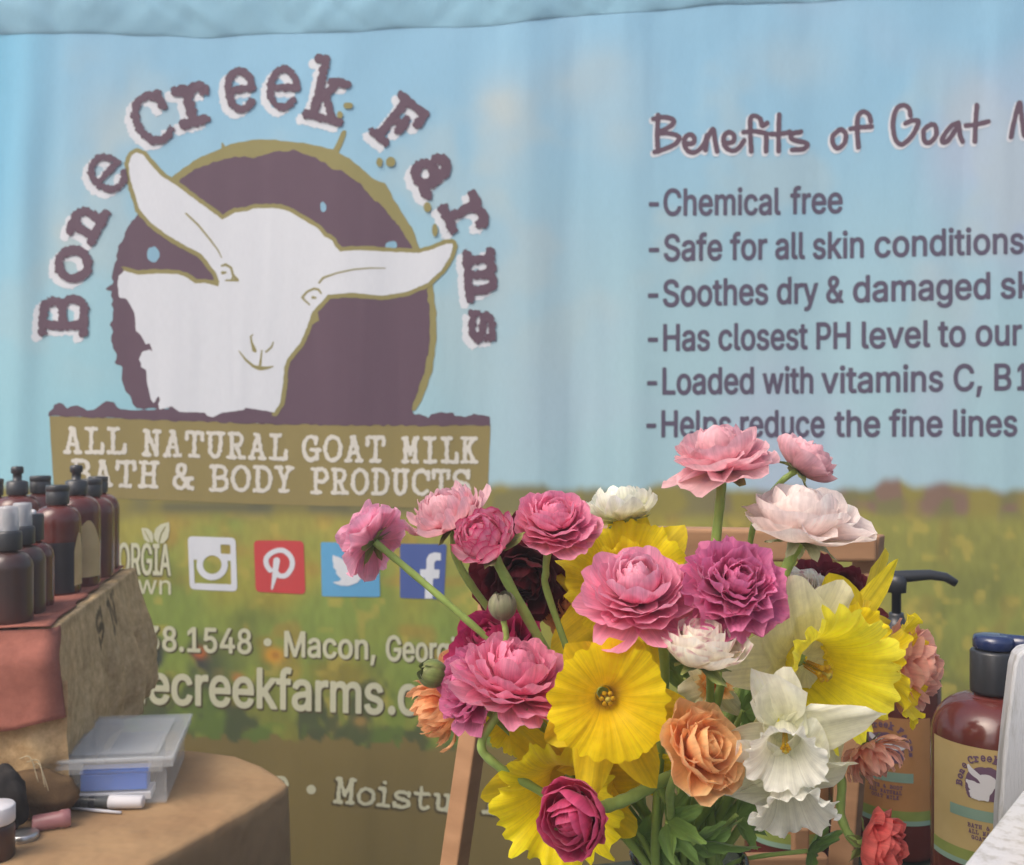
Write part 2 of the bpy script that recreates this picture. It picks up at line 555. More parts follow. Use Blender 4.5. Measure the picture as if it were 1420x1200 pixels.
DISC_IN = [(246,253),(256.3,243),(278.3,231),(302,222),(324,217.6),(340,217.5),(353.4,218.9),(366.3,214.8),(377.3,210),(400,209),(412,209),(435.8,218.5),(452,227.7),(461.5,235),(472.5,236.8),(500,255),(514.6,273.5),(536.6,293.7),(555,315.6),(566,334),(582,365),(591,395),(596.3,436.8),(595.2,471.7),(589.8,508.8),(580,543.8),(569,567.8)]
RING = [(230,262),(234,248),(249,237),(267,223),(289,213),(307,205.7),(307,196.5),(312,202),(329.6,196.5),(351.6,193.7),(382.8,193.7),(390,195.6),(421,198),(463,209),(469,196.5),(475,183),(479,181),(481,184),(480,191),(470.6,213),(485,221),(500,232),(520,250.6),(534,254),(546,277),(558.6,297),(571.5,316.5),(579,336),(590,365),(600,393),(605,434.6),(605,471.7),(599.6,515.4),(586.5,552.5),(575.6,570),(569.5,571),(540,560),(540,300),(400,230)]
STRIP = [(69,577),(69,572),(82,557),(95,565),(110,563),(122,570),(135,567),(150,557),(160,558),(168,568),(191,569),(380,560),(568,566),(571,570),(575.6,574.3),(594,578.7),(598.5,573.2),(608,571),(628,573),(630,576.5),(645.5,578.7),(660.7,574.3),(680,577.6),(680,591),(370,588.5)]
PLATE = [(70,577),(370,587.5),(680,590),(676,706),(370,700),(140,690),(77,686)]

def emblem(parent, st, o, sc, mapf=None, details=True):
    """goat head on a dark disc; o = lowest offset, sc = step between layers"""
    fd = Field(60, 185, 700, 720, st)
    fd.polys([DISC_L + DISC_IN])
    if details:
        fd.polys([STRIP])
        fd.rough(1.6, .16, 3)
    disc = fd.mesh("goat_emblem", INK, parent, o + sc, mapf)
    if details:
        fr = Field(140, 170, 640, 600, st)
        fr.polys([RING])
        for e in ((489,147,6,5),):
            pass
        fr.rough(.9, .12, 5)
        fr.f = np.maximum(fr.f, -fd_at(fd, fr) - 3)     # only where it shows round the disc
        fr.mesh("olive_ring", OLIVE, disc, o, mapf)
    fg = Field(140, 190, 660, 600, st)
    fg.polys([GOAT], margin=30)
    if details:
        out = Field(140, 190, 660, 600, st)
        out.f = fg.f - 6.0
        cut = np.where(((out.X < 222) & (out.Y > 384)) | ((out.Y > 556) & (out.X < 377)) | ((out.X < 172) & (out.Y > 372)), 50.0, -50.0)
        out.f = np.maximum(out.f, cut)
        out.polys([[(433,430),(441,434),(443,445),(431,452),(426,452)]])
        out.rough(.8, .2, 7)
        out.mesh("olive_outline", OLIVE, disc, o + 2 * sc, mapf)
        fg.rough(.5, .3, 9)
    g = fg.mesh("goat_head", WHITE, disc, o + 3 * sc, mapf)
    if details:
        ln = Field(240, 280, 560, 530, .8)
        T = lambda pts, tp: ln.stroke(pts, 2, taper=tp)
        T([(258,296.4),(274.6,312),(291,332),(302,346.8),(307.6,357.8)], [2.6,2.8,2.6,2,1.2])
        T([(443,392.6),(448.6,386),(467,379.8),(492.6,374.3),(514.6,372.5),(534.8,372.5)], [2.8,3,2.2,2,1.8,1.2])
        T([(307.6,368.8),(313,367),(320.4,371.5),(323,381.6),(329.6,388.6),(313,389)], [3,3.6,3.2,3.6,3.8,2.2])
        T([(323,382),(322,388)], [2.5,3])
        T([(308.6,378.5),(313,378)], [4.5,3])
        T([(445.7,407.3),(442,402),(435.8,400.7),(426,405),(419.5,412.7),(423,417),(429.3,422.6)], [2.6,3.2,3.2,2.8,3.4,2.6,2.4])
        T([(434,413),(438,413.5)], [4.2,3])
        T([(350.7,464.3),(347.6,467),(348.9,475.3),(352.5,485.4),(354,487)], [1.5,2.4,3,6,4])
        T([(379,474.4),(376.4,481.7),(369,488)], [1.5,2.6,2.6])
        T([(363,486.3),(362,495),(360.8,506)], [2,2.4,3.6])
        T([(331.5,487),(340.6,499),(351.6,508.3),(360.8,511),(370,510.5),(379,508.3)], [1.6,3,4,6,4,1.5])
        ln.mesh("face_lines", OLIVE, disc, o + 4 * sc, mapf)
        def spots(name, mat, oo, es):
            for cx, cy, rx, ry in es:
                sp = Field(cx - rx - 4, cy - ry - 4, cx + rx + 4, cy + ry + 4, .8)
                sp.ellipse(cx, cy, rx, ry)
                sp.rough(.8, .25, 4)
                sp.mesh(name, mat, disc, oo, mapf)
        spots("sky_spot", SKYINK, o + 1.6 * sc, ((213,353,8.5,10.5),(449,288,4.2,7.2),(543,340.5,8.5,5.5)))
        spots("olive_drop", OLIVE, .0026, ((484,148,7,4.5),(472,161,4.5,5),(527,226,4.2,6.5),(542,225.5,6.8,7.5),(593,288.5,5.5,6.5),(603,319,4.2,9)))
    return disc

def fd_at(a, b):
    """field a sampled on the canvas of b (same step)"""
    r = np.full(b.f.shape, 50.0)
    ox = int(round((a.x0 - b.x0) / b.st)); oy = int(round((a.y0 - b.y0) / b.st))
    for j in range(b.f.shape[0]):
        ja = j - oy
        if 0 <= ja < a.f.shape[0]:
            i0 = max(0, ox); i1 = min(b.f.shape[1], ox + a.f.shape[1])
            r[j, i0:i1] = a.f[ja, i0 - ox:i1 - ox]
    return r

emblem(banner, 1.0, .0006, .00025)

# ---- slab typewriter letters as strokes on a unit box (baseline 0, capital 1, small x .68)
def arc(cx, cy, rx, ry, a0, a1, n=14):
    return [(cx + rx * math.cos(R_(a0 + (a1 - a0) * i / n)), cy + ry * math.sin(R_(a0 + (a1 - a0) * i / n))) for i in range(n + 1)]

SLAB = {
 'A': [[(.12,0),(.42,1)],[(.28,1),(.46,1)],[(.44,1),(.76,0)],[(.24,.34),(.64,.34)],[(0,0),(.26,0)],[(.58,0),(.88,0)]],
 'B': [[(.18,0),(.18,1)],[(.02,1),(.5,1)],[(.02,0),(.52,0)],[(.18,.53),(.5,.53)],arc(.5,.765,.22,.235,-90,90),arc(.52,.265,.27,.265,-90,90)],
 'C': [arc(.45,.5,.38,.5,48,312),[(.76,.64),(.76,.96)]],
 'D': [[(.18,0),(.18,1)],[(.02,1),(.42,1)],[(.02,0),(.42,0)],arc(.42,.5,.37,.5,-90,90)],
 'F': [[(.2,0),(.2,1)],[(.03,1),(.76,1)],[(.76,1),(.76,.72)],[(.2,.52),(.5,.52)],[(.5,.66),(.5,.38)],[(.03,0),(.42,0)]],
 'G': [arc(.43,.5,.37,.5,48,318),[(.46,.43),(.88,.43)],[(.76,.43),(.76,.05)],[(.7,.7),(.7,.95)]],
 'H': [[(.18,0),(.18,1)],[(.7,0),(.7,1)],[(.18,.52),(.7,.52)],[(.02,0),(.34,0)],[(.02,1),(.34,1)],[(.54,0),(.86,0)],[(.54,1),(.86,1)]],
 'I': [[(.42,0),(.42,1)],[(.12,0),(.72,0)],[(.12,1),(.72,1)]],
 'K': [[(.18,0),(.18,1)],[(.02,0),(.34,0)],[(.02,1),(.34,1)],[(.2,.42),(.68,1)],[(.36,.6),(.72,0)],[(.52,1),(.84,1)],[(.56,0),(.88,0)]],
 'L': [[(.28,0),(.28,1)],[(.06,1),(.5,1)],[(.06,0),(.82,0)],[(.82,0),(.82,.34)]],
 'M': [[(.14,0),(.14,1)],[(.74,0),(.74,1)],[(.14,1),(.44,.3)],[(.44,.3),(.74,1)],[(0,1),(.18,1)],[(.7,1),(.88,1)],[(0,0),(.3,0)],[(.58,0),(.88,0)]],
 'N': [[(.16,0),(.16,1)],[(.7,0),(.7,1)],[(.16,1),(.7,0)],[(.02,1),(.2,1)],[(.54,1),(.86,1)],[(.02,0),(.34,0)]],
 'O': [arc(.43,.5,.37,.5,0,360,22)],
 'P': [[(.2,0),(.2,1)],[(.03,1),(.48,1)],arc(.48,.74,.28,.26,-90,90),[(.2,.48),(.48,.48)],[(.03,0),(.44,0)]],
 'R': [[(.2,0),(.2,1)],[(.03,1),(.48,1)],arc(.48,.75,.26,.25,-90,90),[(.2,.5),(.48,.5)],[(.03,0),(.4,0)],[(.46,.5),(.7,0)],[(.66,0),(.88,0)]],
 'S': [arc(.42,.75,.29,.25,25,270),arc(.42,.25,.31,.25,90,-155),[(.71,.7),(.71,1)],[(.11,0),(.11,.3)]],
 'T': [[(.43,0),(.43,1)],[(.05,1),(.81,1)],[(.05,1),(.05,.7)],[(.81,1),(.81,.7)],[(.22,0),(.64,0)]],
 'U': [[(.16,1),(.16,.33)],arc(.43,.33,.27,.33,180,360),[(.7,.33),(.7,1)],[(.02,1),(.33,1)],[(.53,1),(.85,1)]],
 'Y': [[(.12,1),(.43,.46)],[(.43,.46),(.74,1)],[(.43,.46),(.43,0)],[(.01,1),(.28,1)],[(.58,1),(.86,1)],[(.24,0),(.62,0)]],
 '&': [arc(.36,.79,.17,.21,0,360,18),arc(.32,.27,.26,.27,75,325),[(.26,.64),(.76,0)],[(.76,.38),(.5,.04)],[(.6,.4),(.86,.4)],[(.7,0),(.88,0)]],
 'a': [arc(.4,.45,.23,.23,155,0),[(.63,.45),(.63,.06)],[(.63,0),(.82,0)],arc(.36,.2,.27,.2,0,360,18)],
 'e': [arc(.4,.34,.33,.34,0,320,20),[(.07,.35),(.73,.35)]],
 'i': [[(.42,0),(.42,.66)],[(.16,.66),(.42,.66)],[(.12,0),(.72,0)],[(.4,.92),(.43,.92)]],
 'k': [[(.04,1),(.22,1)],[(.22,1),(.22,0)],[(.04,0),(.38,0)],[(.24,.3),(.62,.66)],[(.46,.66),(.8,.66)],[(.38,.42),(.68,0)],[(.5,0),(.84,0)]],
 'm': [[(.0,.66),(.14,.66)],[(.14,.66),(.14,0)],arc(.28,.46,.14,.2,180,0),[(.42,.46),(.42,0)],arc(.57,.46,.15,.2,180,0),[(.72,.46),(.72,0)],[(0,0),(.26,0)],[(.34,0),(.52,0)],[(.62,0),(.86,0)]],
 'n': [[(.04,.66),(.2,.66)],[(.2,.66),(.2,0)],arc(.44,.42,.24,.25,180,0),[(.68,.42),(.68,0)],[(.04,0),(.36,0)],[(.52,0),(.84,0)]],
 'o': [arc(.42,.34,.34,.34,0,360,22)],
 'r': [[(.04,.66),(.28,.66)],[(.28,.66),(.28,0)],[(.04,0),(.56,0)],arc(.53,.42,.25,.25,170,40),[(.7,.58),(.7,.55)]],
 's': [arc(.4,.51,.25,.16,25,270),arc(.4,.17,.28,.17,90,-155),[(.65,.5),(.65,.66)],[(.12,0),(.12,.18)]],
 't': [[(.34,.95),(.34,.16)],arc(.52,.17,.18,.17,180,325),[(.1,.66),(.68,.66)]],
 'u': [[(.04,.66),(.2,.66)],[(.2,.66),(.2,.22)],arc(.43,.22,.23,.22,180,360),[(.66,.66),(.66,0)],[(.5,.66),(.66,.66)],[(.66,0),(.84,0)]],
}

def slab_at(fld, ch, cx, cy, rot, w, h, sw, serif=1.0):
    """letter with its own box centred on (cx, cy), turned anticlockwise by rot degrees"""
    st = SLAB[ch]
    allp = [p for s in st for p in s]
    x0, x1 = min(p[0] for p in allp), max(p[0] for p in allp)
    y0, y1 = min(p[1] for p in allp), max(p[1] for p in allp)
    w2, h2 = w - sw, h - sw
    c, s_ = math.cos(R_(rot)), math.sin(R_(rot))
    for s in st:
        q = []
        for px, py in s:
            lx = ((px - x0) / (x1 - x0) - .5) * w2
            ly = ((py - y0) / (y1 - y0) - .5) * h2
            q.append((cx + lx * c - ly * s_, cy - lx * s_ - ly * c))
        fld.stroke(q, sw)

ARCH = [('B',90,438,88,60,69,12.5),('o',103,367,75,52,54,13),('n',122.5,309,63,54,48,13),('e',150.5,241,50,50,58,9.5),('C',210.5,165,24,54,76,11.5),('r',268,144.6,14,54,62,14.5),('e',333,124.5,7,45,64,10.5),('e',393,122.6,-2,47,63,10.5),('k',457,126,-13,60,92,12),('F',553.4,172,-38,54,76,12.5),('a',600.8,241.6,-56,54,60,14.5),('r',644.4,299.6,-66,56,60,14),('m',666.3,381.8,-84,74,46,12.5),('s',668.7,453,-88,47,38,10.5)]
fa = Field(35, 60, 715, 500, 1.0)
for ch, cx, cy, rot, w, h, sw in ARCH:
    slab_at(fa, ch, cx, cy, rot, w, h, sw)
fa.rough(1.7, .28, 11).rough(1.0, .6, 12)
arch = fa.mesh("arched_lettering", INK, banner, .0022)
fa.shifted(-8, 7, .6).mesh("white_shadow", WHITE, arch, .0004)

plate = Field(55, 560, 700, 720, 1.5)
plate.polys([PLATE])
plate.rough(.5, .05, 2)
plo = plate.mesh("name_plate", OLIVE2, banner, .0005)
fp = Field(80, 580, 680, 700, .75)
def slab_word(fld, word, x0, x1, yb0, yb1, h, sw, gap=.12):
    n = len(word)
    adv = (x1 - x0) / (n - gap)
    for i, ch in enumerate(word):
        if ch == ' ':
            continue
        cx = x0 + adv * (i + .5 - gap / 2)
        yb = yb0 + (yb1 - yb0) * (cx - x0) / max(1, x1 - x0)
        hh = h * (1.0 if ch.isupper() or ch in '&kti' else .70)
        slab_at(fld, ch, cx, yb - hh / 2, -math.degrees(math.atan2(yb1 - yb0, x1 - x0)), adv * ((.92) if ch not in 'I' else .7), hh, sw)
for wd, x0, x1, y0, y1 in (("ALL",90,177,629.5,630.5),("NATURAL",199,399,633,639.5),("GOAT",419,534,640.5,642.5),("MILK",557,663,643,643.5),
                           ("BATH",101,221,674,677.5),("&",241,270,679.5,680),("BODY",291,407,682,684),("PRODUCTS",431,652,686,689)):
    slab_word(fp, wd, x0, x1, y0, y1, 38, 5.6)
fp.rough(.9, .33, 15)
fp.mesh("plate_lettering", CREAM, plo, .0012)

# ---- sans lettering from Blender's built-in typeface, narrowed and thickened
_cont = {}
try:
    import os
    FONT = bpy.data.fonts.load(os.path.join(bpy.utils.system_resource('DATAFILES', path='fonts'), 'Inter.woff2'))
except Exception:
    FONT = None          # Blender's built-in typeface
def contours(txt):
    if txt in _cont:
        return _cont[txt]
    cu = bpy.data.curves.new("txt", 'FONT')
    cu.body = txt
    cu.size = 1.0
    if FONT:
        cu.font = FONT
    ob = bpy.data.objects.new("txt", cu)
    COL.objects.link(ob)
    dg = bpy.context.evaluated_depsgraph_get()
    dg.update()
    cc = ob.evaluated_get(dg).to_curve(dg)
    out = []
    for sp in cc.splines:
        pts = []
        bp = sp.bezier_points
        n = len(bp)
        for i in range(n):
            a, b = bp[i], bp[(i + 1) % n]
            p0, p1, p2, p3 = a.co, a.handle_right, b.handle_left, b.co
            straight = (p1 - p0).cross(p3 - p0).length < 1e-5 and (p2 - p0).cross(p3 - p0).length < 1e-5
            for k in range(1 if straight else 6):
                t = k / 6
                q = p0 * (1 - t) ** 3 + p1 * 3 * t * (1 - t) ** 2 + p2 * 3 * t * t * (1 - t) + p3 * t ** 3
                pts.append((q.x, q.y))
        out.append(np.array(pts))
    ob.evaluated_get(dg).to_curve_clear()
    bpy.data.objects.remove(ob)
    bpy.data.curves.remove(cu)
    _cont[txt] = out
    return out

CAPH = max(p[:, 1].max() for p in contours("H"))
def sans(fld, txt, x0, x1, yb0, yb1, cap, grow):
    cs = contours(txt)
    a = min(p[:, 0].min() for p in cs)
    b = max(p[:, 0].max() for p in cs)
    sx = (x1 - x0 - 2 * grow) / (b - a)
    sy = (cap - 2 * grow) / CAPH
    out = []
    for p in cs:
        X = x0 + grow + (p[:, 0] - a) * sx
        Y = yb0 + (yb1 - yb0) * (X - x0) / (x1 - x0) - grow - p[:, 1] * sy
        out.append(np.stack([X, Y], 1))
    fld.polys(out, grow, 6)

def text_part(name, items, grow, mat, parent, off, st=.8, shadow=None):
    xa = min(i[1] for i in items) - 8
    xb = max(i[2] for i in items) + 8
    ya = min(min(i[3], i[4]) - i[5] for i in items) - 16
    yb = max(max(i[3], i[4]) for i in items) + 18
    fl = Field(xa, ya, xb, yb, st)
    for it in items:
        sans(fl, *it, grow)
    o = fl.mesh(name, mat, parent, off)
    if shadow:
        fl.shifted(shadow[0], shadow[1], shadow[2]).mesh("printed_shadow", shadow[3], o, off - .0004)
    return o

lst = empty("benefits_list", (0, BD, 0))
lst.parent = banner
lst.location = (0, 0, 0)
for ln_ in ([("-Chemical", 899, 1082, 301, 299, 38), ("free", 1095, 1169, 298, 295.5, 38)],
            [("-Safe for all skin", 899, 1198, 364, 358, 38), ("conditions", 1212, 1420, 358, 352.5, 38)],
            [("-Soothes dry &", 898, 1171, 427, 420, 38), ("damaged", 1183, 1372, 420, 415.5, 38), ("skin", 1386, 1470, 415, 413, 38)],
            [("-Has closest PH", 898, 1180, 488, 484, 38), ("level to our", 1195, 1417, 484, 479.5, 38)],
            [("-Loaded with", 897, 1129, 548, 546, 38), ("vitamins C, B", 1140, 1402, 546, 542, 38), ("12", 1410, 1445, 542, 541.5, 38)],
            [("-Helps reduce", 896, 1145, 607, 606.5, 38), ("the fine lines", 1158, 1411, 606.5, 605.5, 38)]):
    text_part("text_line", ln_, 1.15, INK2, lst, .0006)

text_part("telephone_line", [("38.1548", 202, 349, 902, 907.5, 35), ("Macon,", 394, 521, 911, 915, 36), ("Georgia", 535, 648, 917, 921, 36)], 1.0, PALE, banner, .0010, shadow=(1.6, 1.6, .3, DARKSH))
text_part("web_address", [("bonecreekfarms", 108, 532, 971, 991, 57), (".com", 538, 660, 991, 997, 57)], 1.6, PALE, banner, .0010, shadow=(1.6, 2.4, .3, DARKSH))
gg = text_part("state_badge", [("GEORGIA", 136, 238, 795, 798.5, 44)], .8, PALE, banner, .0010, .7, shadow=(-1.4, 1.4, .3, DARKSH))
text_part("small_lettering", [("grown", 137, 238, 821, 824.5, 26)], .25, PALE, gg, .0010, .7)
fl = Field(190, 718, 242, 758, .7)
fl.polys([[(197.5,732),(206,732.5),(212.5,738),(214,745),(213,752),(207,752),(201.5,748),(199,740)]])
fl.polys([[(235.5,724),(236,735),(234,746),(228,753),(221,753.5),(215.5,748),(214.5,741),(217,733),(224,727)]])
vein = Field(190, 718, 242, 758, .7)
vein.stroke([(222,752),(224,742),(230,731)], 1.7)
vein.stroke([(210,751),(206,743),(202,736)], 1.2)
fl.f = np.maximum(fl.f, -vein.f)
fl.mesh("leaf_pair", PALE, gg, .0010)
for bx, by, br in ((371, 891, 5.6), (432, 1094.5, 6.5)):
    bu = Field(bx - 10, by - 10, bx + 10, by + 10, .8)
    bu.ellipse(bx, by, br, br)
    bu.mesh("round_bullet", PALE, banner, .0008)

ft = Field(370, 1065, 720, 1140, .75)
slab_at(ft, 'e', 388, 1088, -4, 25, 25, 5)
for ch, a, b, yb, h in (('M',464,494,1114.5,37),('o',495,521,1117,26),('i',523,543,1119.5,37),('s',545,570,1122,26),('t',573,597,1124,34),('u',600,629,1126.5,26),('r',634,660,1128.5,26),('i',669,691,1130,37)):
    slab_at(ft, ch, (a + b) / 2, yb - h / 2, -5, b - a, h, 5.2)
ft.rough(.8, .3, 19)
bl = ft.mesh("bottom_lettering", PALE, banner, .0010)
ft.shifted(-2.5, 2.5, .4).mesh("printed_shadow", DARKSH, bl, .0006)

hb = Field(885, 140, 1470, 225, .8)
def hand(strokes, ox, oy, sc, w):
    for s in strokes:
        q = [(ox + x / sc, oy + y / sc) for x, y in s]
        q = [tuple(v)[:2] for v in catmull([(x, y, 0) for x, y in q], 5)]
        hb.stroke(q, w)
hand([[(168,165),(160,300),(165,432)],[(132,195),(200,180),(278,200),(262,242),(160,297)],[(160,300),(245,298),(318,322),(300,370),(220,410),(142,435)],
      [(362,375),(420,370),(430,332),(400,306),(365,330),(360,390),(400,435),(450,428),(500,380),(518,330)],[(522,312),(512,420)],[(515,352),(565,268),(580,350),(596,430)],
      [(650,372),(710,360),(716,312),(680,290),(645,320),(650,390),(700,425),(750,408),(792,350)],[(962,222),(925,242),(910,192),(870,170),(840,190),(838,300),(845,430)],
      [(788,290),(880,283),(962,300)],[(955,310),(952,428)],[(1050,160),(1045,300),(1045,425)],[(988,302),(1060,300),(1130,285)],[(1210,280),(1140,302),(1150,340),(1255,365),(1232,405),(1145,415)]], 880, 130, 5.26, 6.9)
hand([[(120,255),(75,300),(80,360),(110,385),(155,350),(165,290),(140,255),(118,256)],[(340,200),(325,150),(285,130),(250,165),(245,260),(252,380)],[(197,250),(270,240),(345,235)],
      [(615,160),(605,110),(570,85),(520,110),(495,200),(505,310),(550,362),(620,310),(660,240),(668,196),(620,197),(580,215)],[(760,220),(710,260),(710,330),(745,352),(795,300),(790,232),(758,221)],
      [(955,207),(900,235),(845,310),(842,345),(880,335),(945,240),(958,212),(968,300),(985,340)],[(1085,85),(1075,220),(1070,340)],[(1008,227),(1080,220),(1165,200)],
      [(1322,310),(1345,200),(1385,65),(1402,180),(1422,300),(1470,150),(1520,70),(1535,180),(1545,310)]], 1140, 130, 5.0714, 6.9)
hb.rough(.35, .3, 23)
hd = hb.mesh("benefits_heading", INK, banner, .0010)
hb.shifted(-1.6, 2.4, 1.5).mesh("white_shadow", WHITE, hd, .0006)

def rrect(c, r=6):
    """rounded outline through four corners"""
    out = []
    for i in range(4):
        p, a, b = Vector(c[i]), Vector(c[i - 1]), Vector(c[(i + 1) % 4])
        u, v = (a - p).normalized() * r, (b - p).normalized() * r
        for k in range(6):
            t = k / 5
            out.append(tuple((p + u) * (1 - t) ** 2 + p * 2 * t * (1 - t) + (p + v) * t * t))
    return out
ic = Field(255, 738, 335, 826, .75)
ic.polys([rrect([(261,743.5),(326.6,746),(329.2,820.5),(264,817)], 7)])
hole = Field(255, 738, 335, 826, .75)
hole.polys([[(269,776),(320,778),(321,810.5),(270.5,808.5)]])
ring_o = np.hypot(ic.X - 294.7, ic.Y - 783) - 21.5
ring_i = np.hypot(ic.X - 294.7, ic.Y - 783) - 12.8
h2 = Field(255, 738, 335, 826, .75)
h2.polys([rrect([(306,755),(319.5,755.5),(320,768.5),(306.5,768)], 2)])
ic.f = np.maximum(np.maximum(np.maximum(ic.f, -np.maximum(hole.f, -ring_o)), -ring_i), -h2.f)
ic.mesh("camera_icon", WHITE, banner, .0008)
pn = Field(345, 742, 430, 832, .75)
pn.polys([rrect([(351.8,749.5),(420.6,750.5),(423.4,824.5),(354.5,821)], 7)])
po = pn.mesh("red_letter_icon", REDINK, banner, .0008)
pp = Field(355, 752, 420, 826, .75)
pp.stroke([tuple(v)[:2] for v in catmull([(x, y, 0) for x, y in [(374.5,791),(369.7,784),(369.7,773.4),(380.3,765),(393,764),(403.5,773.4),(404.6,786),(397.2,797.5),(388.6,799),(384,796)]], 5)], 7)
pp.stroke([(383.5,777.6),(380.6,800),(377,816.7)], 7, taper=[9,7,2.5])
pp.mesh("letter_mark", WHITE, po, .0013)
tw = Field(438, 745, 535, 835, .75)
tw.polys([rrect([(444.7,752),(525.5,753),(527,828),(446.3,827)], 3)])
to = tw.mesh("bird_icon", BLUEINK, banner, .0008)
tb = Field(450, 755, 525, 822, .75)
tb.polys([[(461.8,769.6),(461,777),(463.5,784),(461.8,785),(467,792),(465.5,793.5),(470,800),(473.5,803),(470,806),(461.8,807.6),(470,811.5),(484,812.5),(496.6,807.5),(506,797),(510,786),(512,778),(517,772),(511.5,773.5),(515,767.5),(508.5,770),(502,767.5),(494,770.5),(490.5,777),(491,781),(479,778.5),(469,772)]])
tb.rough(.4, .3, 6)
tb.mesh("bird_mark", WHITE, to, .0013)
fbk = Field(548, 748, 625, 838, .75)
fbk.polys([rrect([(554.7,754),(619.2,755),(615.4,831.5),(554.7,829.5)], 3)])
fo = fbk.mesh("blue_letter_icon", NAVYINK, banner, .0008)
ff = Field(575, 760, 620, 836, .75)
ff.polys([[(430 + x / 6.4545, 710 + y / 6.4545) for x, y in [(1170,370),(1115,362),(1065,380),(1042,425),(1040,515),(985,515),(985,590),(1030,592),(1028,775),(1096,777),(1101,597),(1153,596),(1160,518),(1110,516),(1112,455),(1128,435),(1170,435)]]])
ff.mesh("letter_mark", WHITE, fo, .0013)
# ------------------------------------------------------------------ stall furniture
TZ = 0.75
m_kraft = noise_mat("kraft_paper", lin(146, 116, 84), lin(164, 134, 98), (9, 9, 9), 0.85, 0.6, 0.02, 5, 0.2, bscale=(13, 13, 13))
m_dark_cloth = noise_mat("dark_green_cloth", lin(46, 54, 46), lin(60, 66, 54), (40, 40, 40), 0.95, 0.3, 0.002)
m_steel = noise_mat("grey_steel", (0.3, 0.3, 0.31), (0.35, 0.35, 0.36), (40, 40, 40), 0.45, 0.05)
m_board = noise_mat("table_board", lin(170, 165, 155), lin(185, 180, 170), (20, 20, 20), 0.6, 0.1)

def tablecloth(name, outline, z, drop, mat, flare, seed, wav=.012):
    """cloth lying on a closed outline (anticlockwise) and hanging over its edge"""
    P2 = []
    n = len(outline)
    for i in range(n):
        a, b = Vector(outline[i]), Vector(outline[(i + 1) % n])
        k = max(1, int((b - a).length / .012))
        P2 += [a.lerp(b, j / k) for j in range(k)]
    m = len(P2)
    nor = []
    for i in range(m):
        t = P2[(i + 2) % m] - P2[i - 2]
        nor.append(Vector((t.y, -t.x)).normalized())
    prof = [(-.008, 0), (-.0025, -.0007), (0, -.0035), (.0006, -.012), (.001, -.03)] + [(.001, -.03 - (drop - .03) * k / 12) for k in range(1, 13)]
    vs, fs = [], []
    for j, (o, dz) in enumerate(prof):
        dpt = min(1, -dz / drop)
        for i in range(m):
            w = (vnoise(i * .11, 0, 1, seed) - .5) * wav * 2 * sstep(.05, .6, dpt) + flare * dpt
            q = P2[i] + nor[i] * (o + w)
            vs.append((q.x, q.y, z + dz))
    for j in range(len(prof) - 1):
        for i in range(m):
            i2 = (i + 1) % m
            fs.append((j * m + i, (j + 1) * m + i, (j + 1) * m + i2, j * m + i2))
    # top: finely divided fan of rings so that the paper can ripple
    base = list(range(m))
    cx = sum(p.x for p in P2) / m
    cy = sum(p.y for p in P2) / m
    ringn = 26
    prev = base
    for k in range(1, ringn):
        t = k / ringn
        cur = []
        for i in range(m):
            x0, y0, _ = vs[base[i]]
            x, y = x0 + (cx - x0) * t, y0 + (cy - y0) * t
            h = float(.0022 * (vnoise(x * 14, y * 14, 1, seed + 5) - .45) + .005 * max(0, .16 - abs(float(fbm(x * 9 + y * 4, y * 9, 1, seed + 9, 2)) - .5) * 2)) * min(1, k / 3)
            cur.append(len(vs))
            vs.append((x, y, z + h))
        for i in range(m):
            i2 = (i + 1) % m
            fs.append((prev[i], prev[i2], cur[i2], cur[i]))
        prev = cur
    fs.append(tuple(prev))
    return mesh_obj(name, vs, fs, mat, origin=(cx, cy, z))

def table(name, label, corners, z, th=.03):
    cx = sum(c[0] for c in corners) / 4
    cy = sum(c[1] for c in corners) / 4
    r = empty(name, (cx, cy, 0))
    tag(r, label, "table")
    v = [(x, y, z - th) for x, y in corners] + [(x, y, z) for x, y in corners]
    f = [(3, 2, 1, 0), (4, 5, 6, 7)] + [(i, (i + 1) % 4, 4 + (i + 1) % 4, 4 + i) for i in range(4)]
    mesh_obj("tabletop", v, f, m_board, r, smooth=False)
    for x, y in corners:
        lx, ly = cx + (x - cx) * .9, cy + (y - cy) * .86
        mesh_obj("leg", *tube([(lx, ly, 0.0), (lx, ly, z - th)], .014, 12), m_steel, r)
    return r

table("folding_table", "folding table under brown kraft paper on the left side of the stall", [(-1.25, .47), (-.50, .47), (-.30, 1.11), (-1.25, 1.11)], TZ - .004)
kr = tablecloth("paper_table_cover", [(-1.3, .42), (-.495, .42), (-.425, .6), (-.32, .864), (-.262, 1.0), (-.243, 1.052), (-.2425, 1.064), (-.252, 1.082), (-.284, 1.122), (-.325, 1.158), (-.385, 1.178), (-1.3, 1.178)], TZ, .55, m_kraft, .012, 3, .022)
tag(kr, "brown kraft paper sheet draped over the left table edge", "table cover")

table("trestle_table", "table under dark green cloth that carries the flower vase", [(-.30, .42), (1.05, .42), (1.05, 1.10), (-.30, .755)], TZ - .004)
dc = tablecloth("dark_table_cloth", [(-.34, .38), (1.1, .38), (1.1, 1.133), (-.34, .763)], TZ, .5, m_dark_cloth, .03, 8)
tag(dc, "dark green cloth spread under the flower vase and lotion bottles", "tablecloth")

